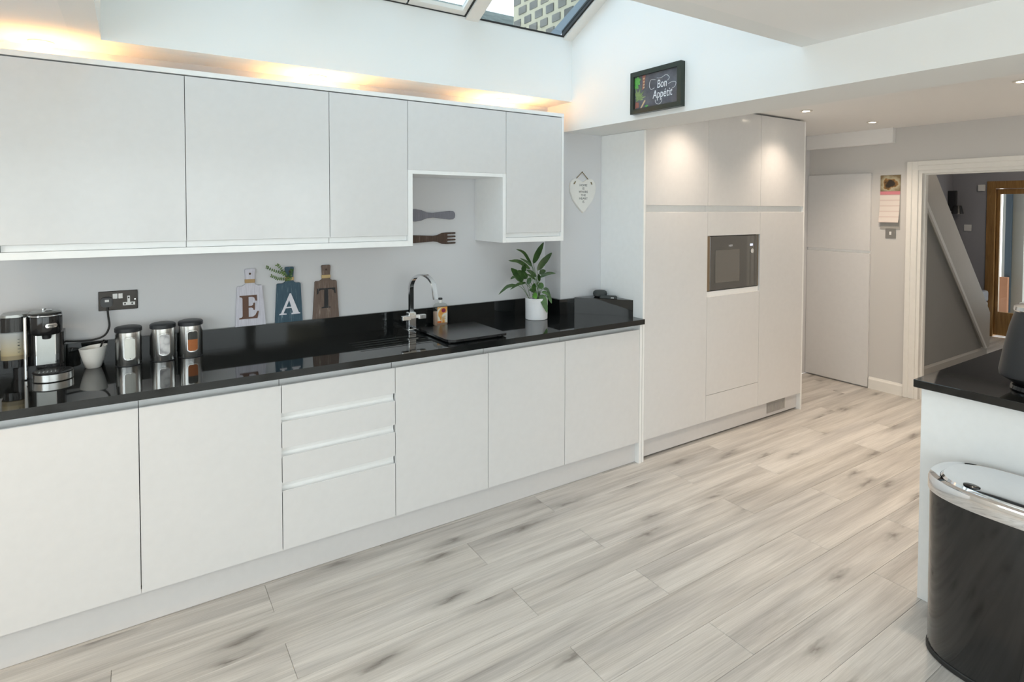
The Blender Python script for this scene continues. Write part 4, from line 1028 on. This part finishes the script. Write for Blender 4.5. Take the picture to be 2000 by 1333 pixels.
# ------------------------------------------------------------------ potted plant
pt = thing('potted_plant', (1.072, -.215, ZT), 'green peace lily in a white cylindrical pot under the right wall cabinet', 'plant')
pc = (1.072, -.215, ZT+.0004)
obj('pot', lathe(bm_new(), [(0, 0), (.068, 0), (.070, .002), (.0715, .132), (.0700, .134), (.0675, .132), (.066, .112), (0, .112)], pc, 48), 'pot', pt, True)
obj('soil', lathe(bm_new(), [(0, .1125), (.0655, .1125), (.0655, .116), (0, .120)], pc, 32), 'soil', pt, True)
LV = [[1.037, -0.231, 1.274, 1.171, -0.15, 1.401, 0.029], [1.071, -0.223, 1.228, 1.238, -0.15, 1.331, 0.0315], [1.043, -0.207, 1.257, 0.895, -0.252, 1.372, 0.0145], [1.022, -0.244, 1.257, 0.939, -0.227, 1.314, 0.0121], [1.014, -0.229, 1.241, 0.836, -0.261, 1.305, 0.0194], [0.986, -0.185, 1.159, 0.893, -0.198, 1.253, 0.0363], [1.014, -0.195, 1.18, 0.932, -0.207, 1.235, 0.0339], [0.978, -0.207, 1.222, 0.964, -0.245, 1.274, 0.0242], [1.076, -0.207, 1.187, 1.013, -0.187, 1.233, 0.0194], [1.066, -0.214, 1.169, 1.002, -0.204, 1.209, 0.0121], [1.101, -0.205, 1.181, 1.198, -0.25, 1.206, 0.0169], [1.104, -0.2, 1.204, 1.153, -0.202, 1.219, 0.0242], [1.086, -0.227, 1.159, 1.048, -0.274, 1.215, 0.0145], [1.007, -0.193, 1.154, 0.883, -0.205, 1.119, 0.0145], [0.936, -0.202, 1.143, 0.813, -0.182, 1.091, 0.0169], [0.921, -0.202, 1.194, 0.902, -0.178, 1.179, 0.0121], [1.003, -0.221, 1.145, 1.035, -0.207, 1.185, 0.0218], [1.11, -0.218, 1.108, 1.109, -0.193, 1.145, 0.029], [1.063, -0.192, 1.084, 1.043, -0.234, 1.153, 0.0242], [1.063, -0.27, 1.079, 1.088, -0.31, 0.971, 0.0339], [1.122, -0.26, 1.068, 1.144, -0.28, 1.02, 0.0194], [1.093, -0.26, 1.114, 1.141, -0.28, 1.045, 0.0145], [1.011, -0.27, 1.088, 1.007, -0.31, 1.065, 0.029], [1.01, -0.224, 1.111, 1.045, -0.227, 1.09, 0.0121], [1.081, -0.26, 1.095, 1.126, -0.28, 1.065, 0.0145]]
ARCH = {2: .03, 4: .02, 10: .012, 13: .012, 14: .022, 19: .020, 20: .015, 21: .030, 24: .012}
view = Vector((-.56, -.82, .1))
rs = random.Random(4)
for i, (ax, ay, az, bx_, by, bz, wd) in enumerate(LV):
    a, b = Vector((ax, ay, az)), Vector((bx_, by, bz)); mid = (a+b)/2+Vector((0, 0, ARCH.get(i, .006)))
    sp_ = spline([a, mid, b], 5); bm = bm_new(); rows = []
    n_ = len(sp_)
    for k, p in enumerate(sp_):
        t = k/(n_-1); w = wd*1.32*max(.02, math.sin(math.pi*min(1, t**.75))**.9 if t < 1 else .02)
        d = (sp_[min(k+1, n_-1)]-sp_[max(k-1, 0)]).normalized(); s = d.cross(view).normalized(); s = (s+Vector((rs.uniform(-.12, .12), rs.uniform(-.3, .3), rs.uniform(-.1, .1)))).normalized(); nn = s.cross(d).normalized()
        rows.append([bm.verts.new(p+s*w*.5+nn*w*.10), bm.verts.new(p), bm.verts.new(p-s*w*.5+nn*w*.10)])
    for q, r2 in zip(rows, rows[1:]):
        for e_ in (0, 1): bm.faces.new((q[e_], q[e_+1], r2[e_+1], r2[e_]))
    r_ = bmesh.ops.extrude_face_region(bm, geom=list(bm.faces)); bmesh.ops.translate(bm, vec=view*.0007, verts=[v for v in r_['geom'] if isinstance(v, bmesh.types.BMVert)]); bmesh.ops.recalc_face_normals(bm, faces=bm.faces)
    obj('leaf', bm, 'leaf_light' if i in (22,) else ('leaf_mid' if i in (19, 20, 17, 18, 24) else 'leaf'), pt, True)
    root = Vector((pc[0]+rs.uniform(-.03, .03), pc[1]+rs.uniform(-.03, .02), ZT+.114))
    if i in (14, 15, 13): root = Vector((1.030, -.21, ZT+.114))
    md = root.lerp(a, .55)+Vector((0, 0, .02))
    obj('stem', tube(bm_new(), spline([root, md, a], 4), .0014, 5), 'stem', pt, True)

# ------------------------------------------------------------------ granite corner box and the things on it
tag(obj('corner_boxing', prism(bm_new(), [(1.385, -.2025), (1.6262, -.510), (1.6262, -.2025)], ZT+.0004, 1.030, 'z'), 'granite'), 'black granite triangular boxing in the worktop corner beside the tall units', 'boxing')
sk2 = thing('smart_speaker', (1.545, -.275, 1.030), 'round charcoal fabric puck speaker on the black corner boxing', 'speaker')
obj('fabric_top', lathe(bm_new(), [(.0, .004), (.044, .008), (.048, .022), (.044, .036), (.034, .043), (0, .046)], (1.545, -.275, 1.0302), 32), 'charcoal_cloth', sk2, True)
obj('base', lathe(bm_new(), [(0, 0), (.036, 0), (.040, .0045), (0, .0045)], (1.545, -.275, 1.0302), 28), 'rubber', sk2, True)
rm = thing('small_gadget', (1.54, -.36, 1.030), 'flat dark grey gadget in front of the puck speaker on the corner boxing', 'gadget')
bm = prism(bm_new(), rrect(-.016, .016, -.058, .058, .014, 5), 1.0312, 1.049, 'z')
bmesh.ops.bevel(bm, geom=[e for e in bm.edges if all(abs(v.co.z-1.049) < 1e-5 for v in e.verts)], offset=.005, segments=2, affect='EDGES')
bmesh.ops.rotate(bm, cent=(0, 0, 0), matrix=Matrix.Rotation(R(38), 3, 'Z'), verts=bm.verts); bmesh.ops.translate(bm, vec=(1.543, -.362, 0), verts=bm.verts)
obj('case', bm, 'charcoal_cloth', rm, True)
bm = bm_new(); box(bm, -.0175, -.0162, -.040, -.020, 1.034, 1.039); bmesh.ops.rotate(bm, cent=(0, 0, 0), matrix=Matrix.Rotation(R(38), 3, 'Z'), verts=bm.verts); bmesh.ops.translate(bm, vec=(1.543, -.362, 0), verts=bm.verts)
obj('white_edge', bm, 'white_plastic', rm)

# ------------------------------------------------------------------ peninsula at the right
pn = thing('peninsula', (2.4, -2.52, 0), 'white peninsula unit behind the waste bin, under a black worktop', 'cabinet')
bx('panel', 'panel_white', pn, 1.65, 1.668, -2.82, -2.212, .0005, .8905); bx('carcase', 'carcase', pn, 1.6685, 3.2, -2.80, -2.25, .0005, .8905)
bx('side_panel', 'panel_white', pn, 1.6685, 3.2, -2.2495, -2.232, .0005, .8905)
pw = tag(bx('worktop', 'granite', None, 1.612, 3.25, -2.86, -2.195, .891, .923, r=.002), 'black granite worktop on the white peninsula at the right edge', 'worktop')
# tall black appliance with silver trim
ap = thing('countertop_appliance', (1.93, -2.62, .923), 'tall black countertop appliance with silver top trim on the peninsula', 'appliance')
ac = (1.90, -2.60, .9234)
def ringbody(name, prof, mat): return obj(name, lathe(bm_new(), prof, ac, 48, 1, .95, 3.4), mat, ap, True)
ringbody('base', [(0, 0), (.150, 0), (.154, .004), (.150, .018), (.135, .024), (0, .024)], 'black_gloss')
ringbody('body', [(0, .0245), (.145, .0245), (.188, .055), (.190, .070), (.176, .160), (.160, .245), (.148, .290), (.143, .305), (0, .305)], 'app')
ringbody('top_trim', [(0, .3055), (.146, .3055), (.149, .310), (.147, .324), (.138, .330), (0, .333)], 'steel')

# ------------------------------------------------------------------ pedal-free sensor bin
bn = thing('waste_bin', (1.46, -2.61, 0), 'black oval waste bin with a chrome lid in front of the white peninsula', 'bin')
bc = (1.462, -2.605, .0004); bs = dict(seg=64, sx=.165, sy=.262, power=2.7)
def binpart(name, prof, mat): return obj(name, lathe(bm_new(), prof, bc, bs['seg'], bs['sx'], bs['sy'], bs['power']), mat, bn, True)
binpart('base_ring', [(0, 0), (.985, 0), (1.005, .004), (1.005, .018), (.99, .021), (0, .021)], 'rubber')
binpart('body', [(0, .0215), (.985, .0215), (.99, .024), (1.0, .598), (0, .598)], 'bin_black')
binpart('rim', [(.98, .5985), (1.018, .5985), (1.024, .604), (1.022, .640), (1.0, .653), (.93, .657), (.88, .650), (.88, .60)], 'chrome')
binpart('lid', [(.0, .640), (.872, .640), (.872, .652), (.84, .660), (.5, .668), (0, .671)], 'chrome')
obj('sensor', lathe(bm_new(), [(0, 0), (.020, 0), (.020, .003), (.016, .005), (0, .005)], (1.355, -2.50, .6625), 20, .8, 1.3), 'black_gloss', bn, True)
